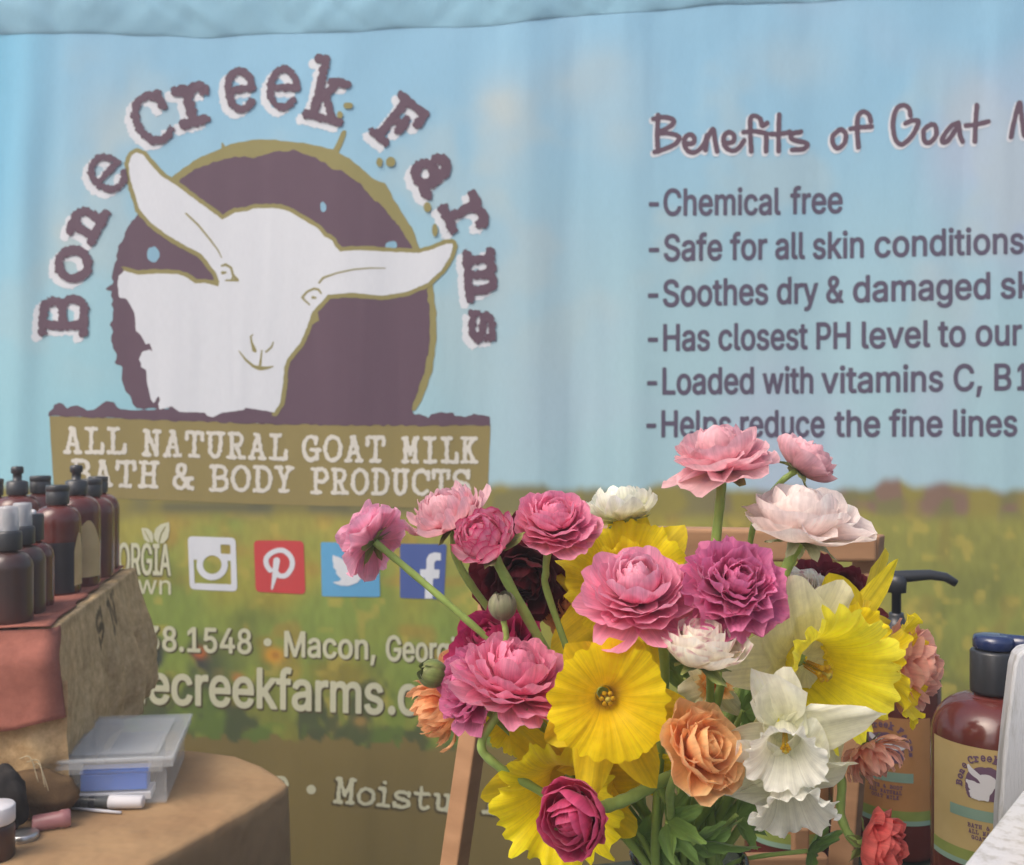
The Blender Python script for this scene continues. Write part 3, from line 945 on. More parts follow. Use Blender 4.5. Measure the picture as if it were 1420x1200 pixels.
# ---- wooden riser crate with red runner and coffee sack
A = Vector((-.4655, .992, 0)); B = Vector((-.5526, 1.436, 0))
sdir = (B - A).normalized()                # along the side, away from the camera
ldir = Vector((-sdir.y, sdir.x, 0))        # to the left along the front
outw = -ldir
SZ = .93
m_oldwood = noise_mat("old_crate_wood", lin(96, 74, 54), lin(124, 96, 70), (8, 60, 60), 0.8, 0.3, 0.002)
cr = empty("wooden_crate", tuple(A + ldir * .2 + sdir * .22 + Vector((0, 0, TZ))))
tag(cr, "wooden riser crate under the red cloth and coffee sack", "crate")
def slab(p, u, v, w):
    return box_pts(p, u, v, w)
Z = Vector((0, 0, 1))
L0 = (B - A).length
pin = A + ldir * .006 + sdir * .006
for nm, bx in (("top_board", slab(pin + Z * (SZ - .016), ldir * .40, sdir * (L0 - .012), Z * .012)),
               ("side_board", slab(pin + Z * (TZ + .002), ldir * .012, sdir * (L0 - .012), Z * (SZ - TZ - .019))),
               ("side_board", slab(pin + ldir * .388 + Z * (TZ + .002), ldir * .012, sdir * (L0 - .012), Z * (SZ - TZ - .019))),
               ("back_board", slab(pin + ldir * .0125 + sdir * (L0 - .026) + Z * (TZ + .002), ldir * .375, sdir * .012, Z * (SZ - TZ - .019)))):
    mesh_obj(nm, *bx, m_oldwood, cr, smooth=False)

def weave_mat(name, c1, c2, freq, bump=.6, rough=.95, use_col=False):
    m, nt, b = new_mat(name)
    uv = N(nt, "ShaderNodeTexCoord")
    sep = N(nt, "ShaderNodeMapping")
    sep.inputs['Scale'].default_value = (freq, freq, freq)
    nt.links.new(uv.outputs['Object'], sep.inputs[0])
    w1 = N(nt, "ShaderNodeTexWave", wave_type='BANDS', bands_direction='Z')
    w1.inputs['Scale'].default_value = 1
    w1.inputs['Distortion'].default_value = 2.5
    w1.inputs['Detail'].default_value = 2
    w2 = N(nt, "ShaderNodeTexWave", wave_type='BANDS', bands_direction='Y')
    w2.inputs['Scale'].default_value = 1
    w2.inputs['Distortion'].default_value = 2.5
    w2.inputs['Detail'].default_value = 2
    nt.links.new(sep.outputs[0], w1.inputs[0])
    nt.links.new(sep.outputs[0], w2.inputs[0])
    mul = N(nt, "ShaderNodeMath", operation='ADD')
    nt.links.new(w1.outputs['Fac'], mul.inputs[0])
    nt.links.new(w2.outputs['Fac'], mul.inputs[1])
    no = N(nt, "ShaderNodeTexNoise")
    no.inputs['Scale'].default_value = 70
    no.inputs['Detail'].default_value = 8
    no.inputs['Roughness'].default_value = .75
    nt.links.new(uv.outputs['Object'], no.inputs['Vector'])
    mx = N(nt, "ShaderNodeMix", data_type='RGBA')
    mx.inputs[6].default_value = (*c1, 1)
    mx.inputs[7].default_value = (*c2, 1)
    mr = N(nt, "ShaderNodeMapRange")
    mr.inputs[1].default_value, mr.inputs[2].default_value = .3, .7
    nt.links.new(no.outputs[0], mr.inputs[0])
    nt.links.new(mr.outputs[0], mx.inputs[0])
    src = mx.outputs[2]
    if use_col:
        vc = N(nt, "ShaderNodeVertexColor")
        vc.layer_name = "Col"
        m2 = N(nt, "ShaderNodeMix", data_type='RGBA', blend_type='MULTIPLY')
        m2.inputs[0].default_value = 1
        nt.links.new(src, m2.inputs[6])
        nt.links.new(vc.outputs[0], m2.inputs[7])
        src = m2.outputs[2]
    nt.links.new(src, b.inputs['Base Color'])
    b.inputs['Roughness'].default_value = rough
    b.inputs['Specular IOR Level'].default_value = .1
    bp = N(nt, "ShaderNodeBump")
    bp.inputs['Strength'].default_value = bump
    bp.inputs['Distance'].default_value = .003
    nt.links.new(no.outputs[0], bp.inputs['Height'])
    nt.links.new(bp.outputs[0], b.inputs['Normal'])
    return m

m_red = weave_mat("red_cloth", lin(140, 88, 76), lin(166, 106, 92), 2400, .5)
m_burlap = weave_mat("burlap", lin(168, 136, 94), lin(226, 196, 150), 1500, use_col=True)

# red runner: front drop (wrapping a little round the corner) and the top sheet
vs, fs = [], []
us = np.arange(-.016, .43, .006)
zs = np.linspace(0, 1, 18)
for j, q in enumerate(zs):
    for u in us:
        drop = .092 + .008 * (vnoise(u * 60, 0, 1, 4) - .5) + .004 * math.sin(u * 40)
        z = SZ + .003 - q * drop
        o = .004 + .016 * float(sstep(0, .35, q)) + .010 * (vnoise(u * 22, q * 2, 1, 6)) * q
        if u < 0:
            uu = u + .006 * (vnoise(q * 14, 1, 1, 9) - .5) * (u < -.015)
            p = A + sdir * (-uu - .02 * float(sstep(0, .35, q))) + outw * (.006 + .010 * q)
        else:
            p = A + ldir * u - sdir * o
        vs.append((p.x, p.y, z))
fs += grid_faces(len(zs), len(us))
b0 = len(vs)
us2 = np.arange(-.001, .43, .008)
ds = np.linspace(-.006, L0 - .004, 60)
for d_ in ds:
    for u in us2:
        p = A + ldir * (u + .004) + ldir * (.006 * d_ / L0 * (u < .03)) + ldir * .010 * (vnoise(d_ * 30, 0, 1, 12) - .5) * (u < .03) + sdir * d_
        vs.append((p.x, p.y, SZ + .0048 + .0 + .0012 * float(vnoise(u * 30, d_ * 30, 1, 14))))
fs += [tuple(i + b0 for i in f) for f in grid_faces(len(ds), len(us2))]
rr = mesh_obj("table_runner", vs, fs, m_red, origin=tuple(A + ldir * .2 + Z * SZ))
sm = rr.modifiers.new("thick", 'SOLIDIFY'); sm.thickness = .0012
tag(rr, "faded red cloth runner under the amber bottles on the crate", "cloth")

# coffee sack hanging over the crate's side
fl_ = Field(0, 0, 520, 210, 1.0)          # millimetres along the side and down
slab_at(fl_, 'S', 190, 50, 14, 44, 42, 9)
slab_at(fl_, 'N', 262, 44, 10, 52, 44, 9)
ns_, nt_ = 200, 84
vs, cs = [], []
for i in range(ns_):
    s = i / (ns_ - 1)
    for j in range(nt_):
        t = j / (nt_ - 1)
        fold_len = .035
        tot = fold_len + .176
        l = t * tot
        dist = .007 + s * (L0 - .012)
        g = .02 * (vnoise(s * 9, 0.3, 1, 21) - .5) + .006 * math.sin(s * 38) + .016 * (fbm(s * 7, t * 3, 1, 25, 2) - .5) + .005 * (fbm(s * 26 + 6 * t, t * 9, 1, 27, 2) - .5)
        if l < fold_len:
            q = l / fold_len
            p = A + sdir * dist + outw * (-.032 + .036 * q)
            z = SZ + .0022 + .002 * sstep(.45, .9, q) - .0015 * q * q
        else:
            q = (l - fold_len) / (tot - fold_len)
            env = math.sin(min(1, q * 1.35) * math.pi / 2)
            bul = .004 + .008 * s + .012 * math.sin(q * math.pi * .9) * float(sstep(.15, .9, s)) + g * (.5 + s) * env
            p = A + sdir * dist + outw * (.004 + (max(bul, .004)) * env + .006 * q)
            z = SZ + .0027 - .004 * q * 3 * (1 - q) - q * (.176 + .0)
            z = max(z, TZ + .0035)
        vs.append((p.x, p.y, z))
        fx = int(min(519, max(0, dist * 1000))); fy = int(min(209, max(0, (l - .02) * 1000)))
        k = float(sstep(1.0, -1.2, fl_.f[fy, fx])) * (.45 + .5 * float(vnoise(fx, fy, .09, 3)))
        seam = .25 * math.exp(-((l - .04) / .003) ** 2)
        st_ = .80 + .36 * float(fbm(dist * 26, l * 30, 1, 33, 3))
        cs.append([(1 - .86 * k - seam * .5) * st_] * 3)
bs = mesh_obj("coffee_sack", vs, grid_faces(ns_, nt_), m_burlap, cols=np.array(cs), origin=tuple(A + sdir * .2 + Z * TZ))
sm = bs.modifiers.new("thick", 'SOLIDIFY'); sm.thickness = .0018
tag(bs, "burlap coffee sack with faded dark lettering hanging over the crate side", "sack")

# jute bundle lying in front of the crate
c = at(50, 1074, .968); c.z = TZ + .024
vs, fs = [], []
for i in range(24):
    for j in range(30):
        th, ph = math.pi * i / 23, 2 * math.pi * j / 30
        k = 1 + .16 * (float(vnoise(i * .5, j * .5 if j < 15 else (30 - j) * .5, 1, 41)) - .5)
        vs.append((c.x + .042 * k * math.sin(th) * math.cos(ph), c.y + .017 * k * math.sin(th) * math.sin(ph), c.z + .0235 * k * math.cos(th)))
for i in range(23):
    for j in range(30):
        fs.append((i * 30 + j, (i + 1) * 30 + j, (i + 1) * 30 + (j + 1) % 30, i * 30 + (j + 1) % 30))
jb = mesh_obj("jute_bundle", vs, fs, weave_mat("dark_jute", lin(86, 68, 50), lin(112, 90, 64), 900), origin=(c.x, c.y, TZ))
tag(jb, "rolled bundle of dark brown jute on the kraft paper beside the clear box", "bundle")
# loose end of the sack bunched below the red cloth, at the crate's front
vs, cs = [], []
nu_, nv_ = 90, 50
for i in range(nu_):
    u = -.018 + .44 * i / (nu_ - 1)
    for j in range(nv_):
        q = j / (nv_ - 1)
        o = .004 + .004 * q + (.012 * math.sin(u * 70 + 2 * math.sin(u * 31)) * .5 + .016 * (float(fbm(u * 40, q * 4, 1, 61, 2)) - .3)) * float(sstep(.1, .8, q)) + .012 * float(sstep(.75, 1, q))
        p = A + ldir * (u + .006 * (float(vnoise(q * 6, u * 20, 1, 63)) - .5)) - sdir * max(o, .003)
        vs.append((p.x, p.y, SZ - .05 - q * (SZ - .05 - TZ - .003)))
        cs.append([.78 + .3 * float(fbm(u * 60, q * 6, 1, 65, 2))] * 3)
so = mesh_obj("front_fold", vs, grid_faces(nu_, nv_), m_burlap, bs, cols=np.array(cs))
so.location = Vector(so.location)
# added black lump standing in for the dark hole under the runner
c = at(6, 1022, .93); c.z = TZ + .052
vs, fs = [], []
for i in range(20):
    for j in range(26):
        th, ph = math.pi * i / 19, 2 * math.pi * j / 26
        dx, dy, dz = math.sin(th) * math.cos(ph), math.sin(th) * math.sin(ph), math.cos(th)
        k = 1 + .5 * (float(fbm(dx * 2 + 3, dy * 2 + dz * 2 + 5, 1.3, 71, 2)) - .5)
        vs.append((c.x + .022 * k * dx, c.y + .016 * k * dy, TZ + .001 + max(0, .03 + .031 * k * dz)))
for i in range(19):
    for j in range(26):
        fs.append((i * 26 + j, (i + 1) * 26 + j, (i + 1) * 26 + (j + 1) % 26, i * 26 + (j + 1) % 26))
o = mesh_obj("dark_hole_fill", vs, fs, noise_mat("dark_hole_fill", lin(34, 32, 32), lin(48, 44, 42), (60, 60, 60), .9, .4, .002), origin=(c.x, c.y, TZ))
tag(o, "crumpled black cloth under the red runner at the frame's left", "cloth")
m_straw = noise_mat("straw", lin(190, 178, 150), lin(160, 148, 120), (50, 50, 50), .8, 0)
rs = random.Random(5)
for k in range(3):
    p0 = at(28 + 9 * k, 1052 + 5 * k, .948)
    mesh_obj("loose_thread", *tube(catmull([p0, p0 + Vector((.008 + .006 * rs.random(), -.004, .002)), p0 + Vector((.014 + .01 * rs.random(), -.008, -.012 - .01 * rs.random()))], 6), .0005, 5), m_straw, jb)

# ------------------------------------------------------------------ bottles
def glossy(name, col, rough=.22, coat=.3, spec=.5, col2=None):
    return noise_mat(name, col, col2 or tuple(v * 1.25 for v in col), (25, 25, 25), rough, .04, .0005, 3, spec, coat)
m_amber = glossy("amber_plastic", lin(82, 38, 34), .2, .3, .5, lin(102, 46, 40))
m_amberdark = glossy("amber_dark", lin(58, 42, 39), .28, .25, .5, lin(74, 46, 42))
m_black = glossy("black_plastic", lin(42, 44, 48), .36, .1)
m_navy = glossy("navy_plastic", lin(30, 42, 78), .22, .5)
m_liquid = glossy("dark_liquid", lin(38, 36, 42), .3, .2)
m_tan = noise_mat("label_paper", lin(196, 168, 118), lin(208, 180, 130), (40, 40, 40), .6, .05)
m_gold = noise_mat("label_gold", lin(184, 160, 106), lin(194, 170, 116), (40, 40, 40), .5, .05)
m_orange = noise_mat("label_orange", lin(170, 122, 74), lin(180, 130, 82), (40, 40, 40), .5, .05)
m_purp = noise_mat("label_purple", lin(108, 82, 104), lin(116, 90, 112), (40, 40, 40), .5, .05)
m_teal = noise_mat("label_teal", lin(128, 156, 138), lin(140, 166, 148), (40, 40, 40), .5, .05)
m_green = noise_mat("label_green", lin(122, 138, 66), lin(140, 152, 80), (40, 40, 40), .5, .05)
m_lwhite = noise_mat("label_white", lin(214, 212, 214), lin(222, 220, 222), (40, 40, 40), .5, .05)

def clear_mat(name, col, alpha, rough=.25):
    m, nt, b = new_mat(name)
    no = N(nt, "ShaderNodeTexNoise"); no.inputs['Scale'].default_value = 60
    mr = N(nt, "ShaderNodeMapRange")
    mr.inputs[3].default_value, mr.inputs[4].default_value = alpha * .8, min(1, alpha * 1.2)
    nt.links.new(no.outputs[0], mr.inputs[0])
    nt.links.new(mr.outputs[0], b.inputs['Alpha'])
    b.inputs['Base Color'].default_value = (*col, 1)
    b.inputs['Roughness'].default_value = rough
    return m
m_clearcap = clear_mat("clear_plastic_cap", lin(205, 208, 212), .55, .3)
m_clearbox = clear_mat("clear_plastic_box", lin(214, 218, 220), .14, .25)
m_lid = clear_mat("frosted_lid", lin(216, 220, 222), .24, .35)

def boston(r, h, neck, nh):
    """outline of a round bottle: foot, straight wall, round shoulder, neck"""
    pr = [(0.0, 0.0), (r * .9, 0.0), (r * .97, .002), (r, .006)]
    sh = r * .72
    pr += [(r, (h - sh) * k) for k in (.25, .5, .75, .97)]
    for k in range(9):
        a = R_(90 * k / 8)
        pr.append((neck + (r - neck) * math.cos(a), h - sh + sh * math.sin(a)))
    pr.append((neck, h + nh))
    return pr

def band(c, r, z0, z1, a0, a1, n=30, wavy=None):
    """curved sheet round a vertical cylinder"""
    vs = []
    for k in range(n + 1):
        a = a0 + (a1 - a0) * k / n
        zt = z1 if wavy is None else wavy(k / n, z0, z1)
        vs.append((c[0] + r * math.cos(a), c[1] + r * math.sin(a), c[2] + z0))
        vs.append((c[0] + r * math.cos(a), c[1] + r * math.sin(a), c[2] + zt))
    return vs, [(2 * k, 2 * k + 2, 2 * k + 3, 2 * k + 1) for k in range(n)]

def camdir(c):
    return math.atan2(-c[1], -c[0])

SPRAYS = "small spray bottles at the crate's front edge"
PUMPS = "tall amber bottles on the red cloth"
def spray_bottle(px, ybase, r, h, label, dark, capt='clear', proto=None):
    d = (CAM_Z - SZ - .005) * F / (ybase - 600)
    c = at(px, ybase, d); c.z = SZ + .005
    if proto:
        o = proto.copy(); COL.objects.link(o); o.location = c
        for ch in proto.children:
            k = ch.copy(); COL.objects.link(k); k.parent = o
            if ch.name.startswith("body"):
                k.data = ch.data.copy(); k.data.materials[0] = dark
        o["label"] = label
        return o
    o = empty("spray_bottle", tuple(c))
    tag(o, label, "bottle", SPRAYS)
    mesh_obj("body", *lathe(boston(r, h, .009, .003), c, 40), dark, o)
    mesh_obj("collar", *lathe([(.0, h + .002), (.0122, h + .002), (.0126, h + .003), (.0126, h + .019), (.0118, h + .021), (.008, h + .0215), (.008, h + .026), (0, h + .026)], c, 32), m_black, o)
    mesh_obj("cap", *lathe([(.0098, h + .0218), (.0094, h + .044), (.0085, h + .0462), (0, h + .047)], c, 32, False), m_clearcap, o)
    mesh_obj("nozzle", *lathe([(0, h + .026), (.0055, h + .026), (.0055, h + .038), (.004, h + .040), (0, h + .040)], c, 24), m_black, o)
    return o
s1 = spray_bottle(12, 864, .0232, .073, "nearest spray bottle with a frosted cap and dark amber body at the crate's front edge", m_amberdark)
spray_bottle(31, 851, .0232, .073, "second spray bottle with a frosted cap, directly behind the nearest one", m_amberdark, proto=s1)
s3 = empty("spray_bottle", (0, 0, 0))
c = at(44, 842, (CAM_Z - SZ - .005) * F / 242); c.z = SZ + .005
s3.location = c
tag(s3, "redder small bottle with a black cap and white tip, hindmost of the spray bottles", "bottle", SPRAYS)
mesh_obj("body", *lathe(boston(.0232, .073, .009, .003), c, 40), m_amber, s3)
mesh_obj("collar", *lathe([(0, .075), (.0122, .075), (.0126, .076), (.0126, .102), (.0118, .104), (0, .1045)], c, 32), m_black, s3)
mesh_obj("tip", *tube([c + Vector((0, 0, .1)), c + Vector((.004, -.004, .1075))], .003, 12), m_lwhite, s3)

def big_bottle(px, ybase, r, h, label, cap='flip', liquid=None, lab=None, d=None):
    d = d or (CAM_Z - SZ - .005) * F / (ybase - 600)
    c = at(px, ybase, d); c.z = SZ + .005
    o = empty("amber_bottle", tuple(c))
    tag(o, label, "bottle", PUMPS)
    mesh_obj("body", *lathe(boston(r, h, .0105, .003), c, 44), m_amber, o)
    if cap == 'flip':
        mesh_obj("cap", *lathe([(0, h + .0015), (.0125, h + .0015), (.0132, h + .003), (.0132, h + .016), (.0128, h + .0165), (.0128, h + .0175), (.0134, h + .018), (.0134, h + .023), (.0126, h + .0245), (0, h + .0248)], c, 36), m_black, o)
    elif cap == 'pump':
        mesh_obj("cap", *lathe([(0, h + .0015), (.0125, h + .0015), (.0132, h + .003), (.0132, h + .018), (.0105, h + .0195), (.0055, h + .0205), (.0055, h + .029), (.0075, h + .0295), (.0078, h + .036), (.0065, h + .0385), (0, h + .039)], c, 36), m_black, o)
    if liquid:
        lq = mesh_obj("wrap_label", *band(c, r + .0006, .004, h * .60, camdir(c) - 1.15, camdir(c) + .75, 30), m_liquid, o)
    if lab:
        a0, a1, z0, z1, arch = lab
        mesh_obj("paper_label", *band(c, r + .0009, z0, z1, camdir(c) + a0, camdir(c) + a1, 26,
                 (lambda t, b, tp: tp - arch * (1 - math.sin(math.pi * min(1, t * 1.05))) ) if arch else None), m_tan, o)
    return o
big_bottle(80, 824, .0265, .107, "large dark bottle with black wrap and tan label edge among the amber bottles", 'flip', True, (.72, 1.35, .012, .075, .022))
big_bottle(106, 813, .0285, .115, "amber bottle with a pump knob on top and tan paper label", 'pump', None, (-.15, 1.2, .014, .085, .03))
big_bottle(127, 801, .0285, .108, "amber bottle without a label, between the labelled one and the rearmost")
big_bottle(136, 790, .0285, .108, "rearmost amber bottle on the right end of the crate top")
big_bottle(56, 800, .0285, .112, "amber bottle with only its black cap showing behind the large dark one")
big_bottle(24, 806, .0285, .112, "amber bottle with a tall black pump cap behind the small spray bottles", 'pump')
big_bottle(-10, 800, .0285, .108, "amber bottle with a black cap at the left frame edge")

# ---- clear storage box with its contents
fl0 = at(84, 1118, .995); fl0.z = TZ + .001
fr0 = at(226, 1118, .995); fr0.z = TZ + .001
wv = (fr0 - fl0); wl = wv.length; wv = Vector((wv.x, .012, 0)).normalized() * wl
dv = Vector((-.028, .14, 0))
bx = empty("storage_box", tuple(fl0 + wv * .5 + dv * .5))
tag(bx, "clear plastic storage box with a frosted lid on the kraft paper", "box")
H = .046
wt = .0018
wn_, dn_ = wv.normalized(), dv.normalized()
def tray():
    parts = [box_pts(fl0, wv, dv, Z * wt)]
    parts.append(box_pts(fl0 + Z * wt, wv, dn_ * wt, Z * (H - wt)))
    parts.append(box_pts(fl0 + dv - dn_ * wt + Z * wt, wv, dn_ * wt, Z * (H - wt)))
    parts.append(box_pts(fl0 + dn_ * wt + Z * wt, wn_ * wt, dv - dn_ * 2 * wt, Z * (H - wt)))
    parts.append(box_pts(fl0 + wv - wn_ * wt + dn_ * wt + Z * wt, wn_ * wt, dv - dn_ * 2 * wt, Z * (H - wt)))
    return join(*parts)
finish(mesh_obj("tray", *tray(), m_clearbox, bx, smooth=False))
lp = fl0 - wn_ * .007 - dn_ * .006 + Z * (H - .007)
lw, ld = wv + wn_ * .014, dv + dn_ * .012
lidp = join(box_pts(lp + Z * .007, lw, ld, Z * .0022),
            box_pts(lp, lw, dn_ * .0016, Z * .007), box_pts(lp + ld - dn_ * .0016, lw, dn_ * .0016, Z * .007),
            box_pts(lp + dn_ * .0016, wn_ * .0016, ld - dn_ * .0032, Z * .007), box_pts(lp + lw - wn_ * .0016 + dn_ * .0016, wn_ * .0016, ld - dn_ * .0032, Z * .007))
rim = tube([lp + Z * .0085, lp + lw + Z * .0085, lp + lw + ld + Z * .0085, lp + ld + Z * .0085, lp + Z * .0085], .0022, 8)
lidp = join(lidp, rim)
# raised panel on the lid
lidp = join(lidp, box_pts(lp + wn_ * .016 + dn_ * .016 + Z * .0094, lw - wn_ * .032, ld - dn_ * .032, Z * .0014))
finish(mesh_obj("lid", *lidp, m_lid, bx, smooth=False))
for k in (.14, .80):
    mesh_obj("clip", *box_pts(lp + lw * k - dn_ * .0022 - Z * .004, wn_ * .014, dn_ * .002, Z * .011), m_clearbox, bx, smooth=False)
m_bluepl = glossy("blue_plastic", lin(0, 98, 200), .35, .1)
pb = fl0 + wn_ * .018 + dn_ * .004 + Z * .013
o = mesh_obj("pen_pack", *join(box_pts(pb, wn_ * .066, dn_ * .02, Z * .017), box_pts(pb - wn_ * .001 + Z * .0172, wn_ * .068, dn_ * .021, Z * .0035)), m_bluepl, origin=tuple(pb), smooth=False)
tag(o, "bright blue plastic pack inside the clear storage box", "pen pack")
finish(o, .0012)
pc = fl0 + wn_ * .016 + dn_ * .003 + Z * .003
o = mesh_obj("white_card", *box_pts(pc, wn_ * .072, dn_ * .03, Z * .008), m_lwhite, origin=tuple(pc), smooth=False)
tag(o, "white card under the blue pack in the clear box", "card")
finish(o, .001)
pc = fl0 + wn_ * .034 + dn_ * .035 + Z * .004
o = mesh_obj("dark_notebook", *box_pts(pc, wn_ * .05, dn_ * .095, Z * .032), m_liquid, origin=tuple(pc), smooth=False)
tag(o, "dark grey booklet lying in the clear box under its lid", "booklet")
finish(o, .002)
def on_table(px, py, up=0.0):
    """point on the left table top (raised by up) seen at a pixel"""
    d = (CAM_Z - TZ - up) * F / (py - 600)
    return at(px, py, d)
mk = on_table(72, 1113, .0065); m2 = on_table(152, 1112, .0065); m3 = on_table(199, 1112, .0065)
mr_ = empty("marker_pen", (m2.x, m2.y, TZ))
tag(mr_, "clear and black marker pen with a white cap in front of the box", "pen")
mesh_obj("barrel", *tube([mk, mk.lerp(m2, .03), mk.lerp(m2, .97), m2], [.0045, .0056, .0056, .005], 20), clear_mat("pen_barrel", lin(90, 92, 90), .75, .25), mr_)
mesh_obj("cap", *tube([m2, m2.lerp(m3, .04), m2.lerp(m3, .96), m3], [.0066, .0068, .0063, .0052], 24), m_lwhite, mr_)
for k in (.2, .42, .66):
    a, b = mk.lerp(m2, k), mk.lerp(m2, k + .1)
    mesh_obj("black_mark", *tube([a, b], .0058, 20, False), m_black, mr_)
a, b = on_table(100, 1121, .0018), on_table(168, 1127, .0018)
o = mesh_obj("white_stick", *tube([a, a.lerp(b, .5), b], [.0013, .0016, .0013], 12), m_lwhite, origin=tuple(a))
tag(o, "thin white stick lying in front of the marker pen", "stick")
a, b = on_table(44, 1143, .008), on_table(98, 1134, .008)
o = mesh_obj("pink_tube", *tube([a, a.lerp(b, .04), a.lerp(b, .7), a.lerp(b, .75), a.lerp(b, .96), b], [.006, .0078, .0078, .0088, .0088, .007], 22), clear_mat("pink_plastic", lin(176, 122, 124), .7, .3), origin=tuple(a))
tag(o, "translucent pink tube lying beside the marker pen", "tube")
a = on_table(34, 1160, .003)
o = mesh_obj("metal_lid", *lathe([(0, -.003), (.012, -.003), (.0125, -.002), (.0125, .003), (.011, .004), (0, .0035)], a, 28), m_metal, origin=(a.x, a.y, TZ))
tag(o, "small shiny metal lid lying below the pink tube", "lid")
c = on_table(-8, 1190)
jr = empty("small_jar", (c.x, c.y, TZ))
tag(jr, "small dark jar with a white screw lid at the table's left", "jar")
mesh_obj("body", *lathe([(0, .0005), (.0155, .0005), (.017, .002), (.017, .028), (.0155, .031), (.013, .032), (0, .032)], c, 36), m_amberdark, jr)
mesh_obj("lid", *lathe([(0, .0322), (.0168, .0322), (.0172, .033), (.0172, .046), (.016, .0475), (0, .0478)], c, 36), m_lwhite, jr)

# ------------------------------------------------------------------ lotion bottles on the right
def label_map(c, r, ang, sc, px0, py0, z):
    def f(x, y, off):
        a = ang + (np.asarray(x, float) - px0) * sc / r
        rr_ = r + off
        return np.stack([c[0] + rr_ * np.cos(a), c[1] + rr_ * np.sin(a), c[2] + z - (np.asarray(y, float) - py0) * sc], -1)
    return f

def lotion(px, d, r, h, label, ang, kind, zl0, zl1, full=True):
    c = at(px, 600, d); c.z = TZ + .001
    o = empty("lotion_bottle", tuple(c))
    tag(o, label, "bottle", "lotion bottles with goat labels behind the flowers")
    mesh_obj("body", *lathe(boston(r, h, .0135, .003), c, 56), m_amber, o)
    cn = c + Z * h
    if kind == 'locked':
        pr = [(0, .002), (.0150, .002), (.0154, .004)]
        mesh_obj("collar", *lathe(pr + [(.0154, .030), (.0145, .0315), (.012, .032), (0, .032)], cn, 48), m_black, o)
        hv, hf = lathe([(0, .0325), (.0125, .0325), (.0135, .0335), (.0138, .038), (.0128, .0415), (.008, .0425), (0, .0428)], cn, 40)
        t0 = cn + Z * .0375
        dr = Vector((.9, -.35, 0)).normalized()
        sv, sf = tube([t0 + dr * .004, t0 + dr * .02, t0 + dr * .034 - Z * .001, t0 + dr * .045 - Z * .005], [.0058, .0054, .0048, .004], 16)
        mesh_obj("pump_head", *join((hv, hf), (sv, sf)), m_navy, o)
    elif kind == 'raised':
        mesh_obj("collar", *lathe([(0, .002), (.0150, .002), (.0154, .004), (.0154, .022), (.0145, .024), (.009, .026), (.0065, .034), (.0065, .036), (0, .036)], cn, 40), m_black, o)
        hv, hf = lathe([(0, .0362), (.0042, .0362), (.0042, .054), (.0085, .055), (.009, .064), (.0085, .069), (.005, .0715), (0, .072)], cn, 28)
        t0 = cn + Z * .0675
        sv, sf = tube([t0 - Vector((.019, 0, -.004)), t0 - Vector((.008, 0, -.002)), t0 + Vector((.010, 0, .002)), t0 + Vector((.030, -.001, .0035)), t0 + Vector((.044, -.002, .0015)), t0 + Vector((.053, -.003, -.004))], [.0015, .0048, .0056, .0047, .0042, .0036], 14)
        mesh_obj("pump_head", *join((hv, hf), (sv, sf)), m_black, o)
    else:
        mesh_obj("cap", *lathe([(0, .002), (.0150, .002), (.0154, .004), (.0154, .022), (.014, .024), (0, .0245)], cn, 40), m_black, o)
    A0 = camdir(c) + ang
    W = 1.05
    H_ = zl1 - zl0
    base = m_gold if kind == 'locked' else m_orange
    lb = mesh_obj("paper_label", *band(c, r + .0005, zl0, zl1, A0 - W, A0 + W, 40), base, o)
    ms = lambda nm, z0, z1, a0, a1, m, k: mesh_obj(nm, *band(c, r + .0005 + .0002 * k, zl0 + H_ * z0, zl0 + H_ * z1, A0 + a0, A0 + a1, 30), m, lb)
    ms("green_strip", .045, .135, -W, W, m_green, 1)
    ms("white_strip", .0, .045, -W, W, m_teal, 1)
    ms("teal_band", .40, .49, -.62, .62, m_teal, 1)
    sc = H_ * .175 / 225
    f = label_map(c, r, A0, sc, 380, 385, zl0 + H_ * .72)
    mp_ = lambda x, y, off: f(x, y, off)
    # emblem
    fd = Field(140, 185, 620, 600, 4.0); fd.polys([DISC_L + DISC_IN])
    dd = field_mesh("goat_emblem", fd.f, fd.x0, fd.y0, 4.0, m_purp, lb, .0010, mp_)
    fg = Field(140, 190, 660, 600, 4.0); fg.polys([GOAT], margin=30)
    field_mesh("goat_head", fg.f, fg.x0, fg.y0, 4.0, m_lwhite, dd, .0013, mp_)
    field_mesh("arched_lettering", fa.f[::3, ::3] - 2, fa.x0, fa.y0, 3.0, m_purp, lb, .0010, mp_)
    # small print
    sm_ = Field(0, 0, 420, 190, 3)
    for i_, (wd, x0, x1) in enumerate((("BATH & BODY", 10, 410), ("ALL NATURAL", 20, 400), ("GOAT MILK", 50, 370))):
        slab_word(sm_, wd, x0, x1, 52 + 62 * i_, 52 + 62 * i_, 46, 8)
    f2 = label_map(c, r, A0, sc, 210, 0, zl0 + H_ * .375)
    field_mesh("small_print", sm_.f, 0, 0, 3, m_purp, lb, .0010, f2)
    return o

lotion(1378, .69, .041, .195, "lotion bottle with a blue pump head and gold goat label beside the white crate", -.08, 'locked', .087, .168)
lotion(1243, .90, .038, .178, "lotion bottle with a raised black pump and orange label behind the daffodils", -.25, 'raised', .034, .128)
lotion(1093, .85, .037, .178, "capped lotion bottle almost hidden behind the white flowers and wooden leg", 0, 'cap', .034, .128)

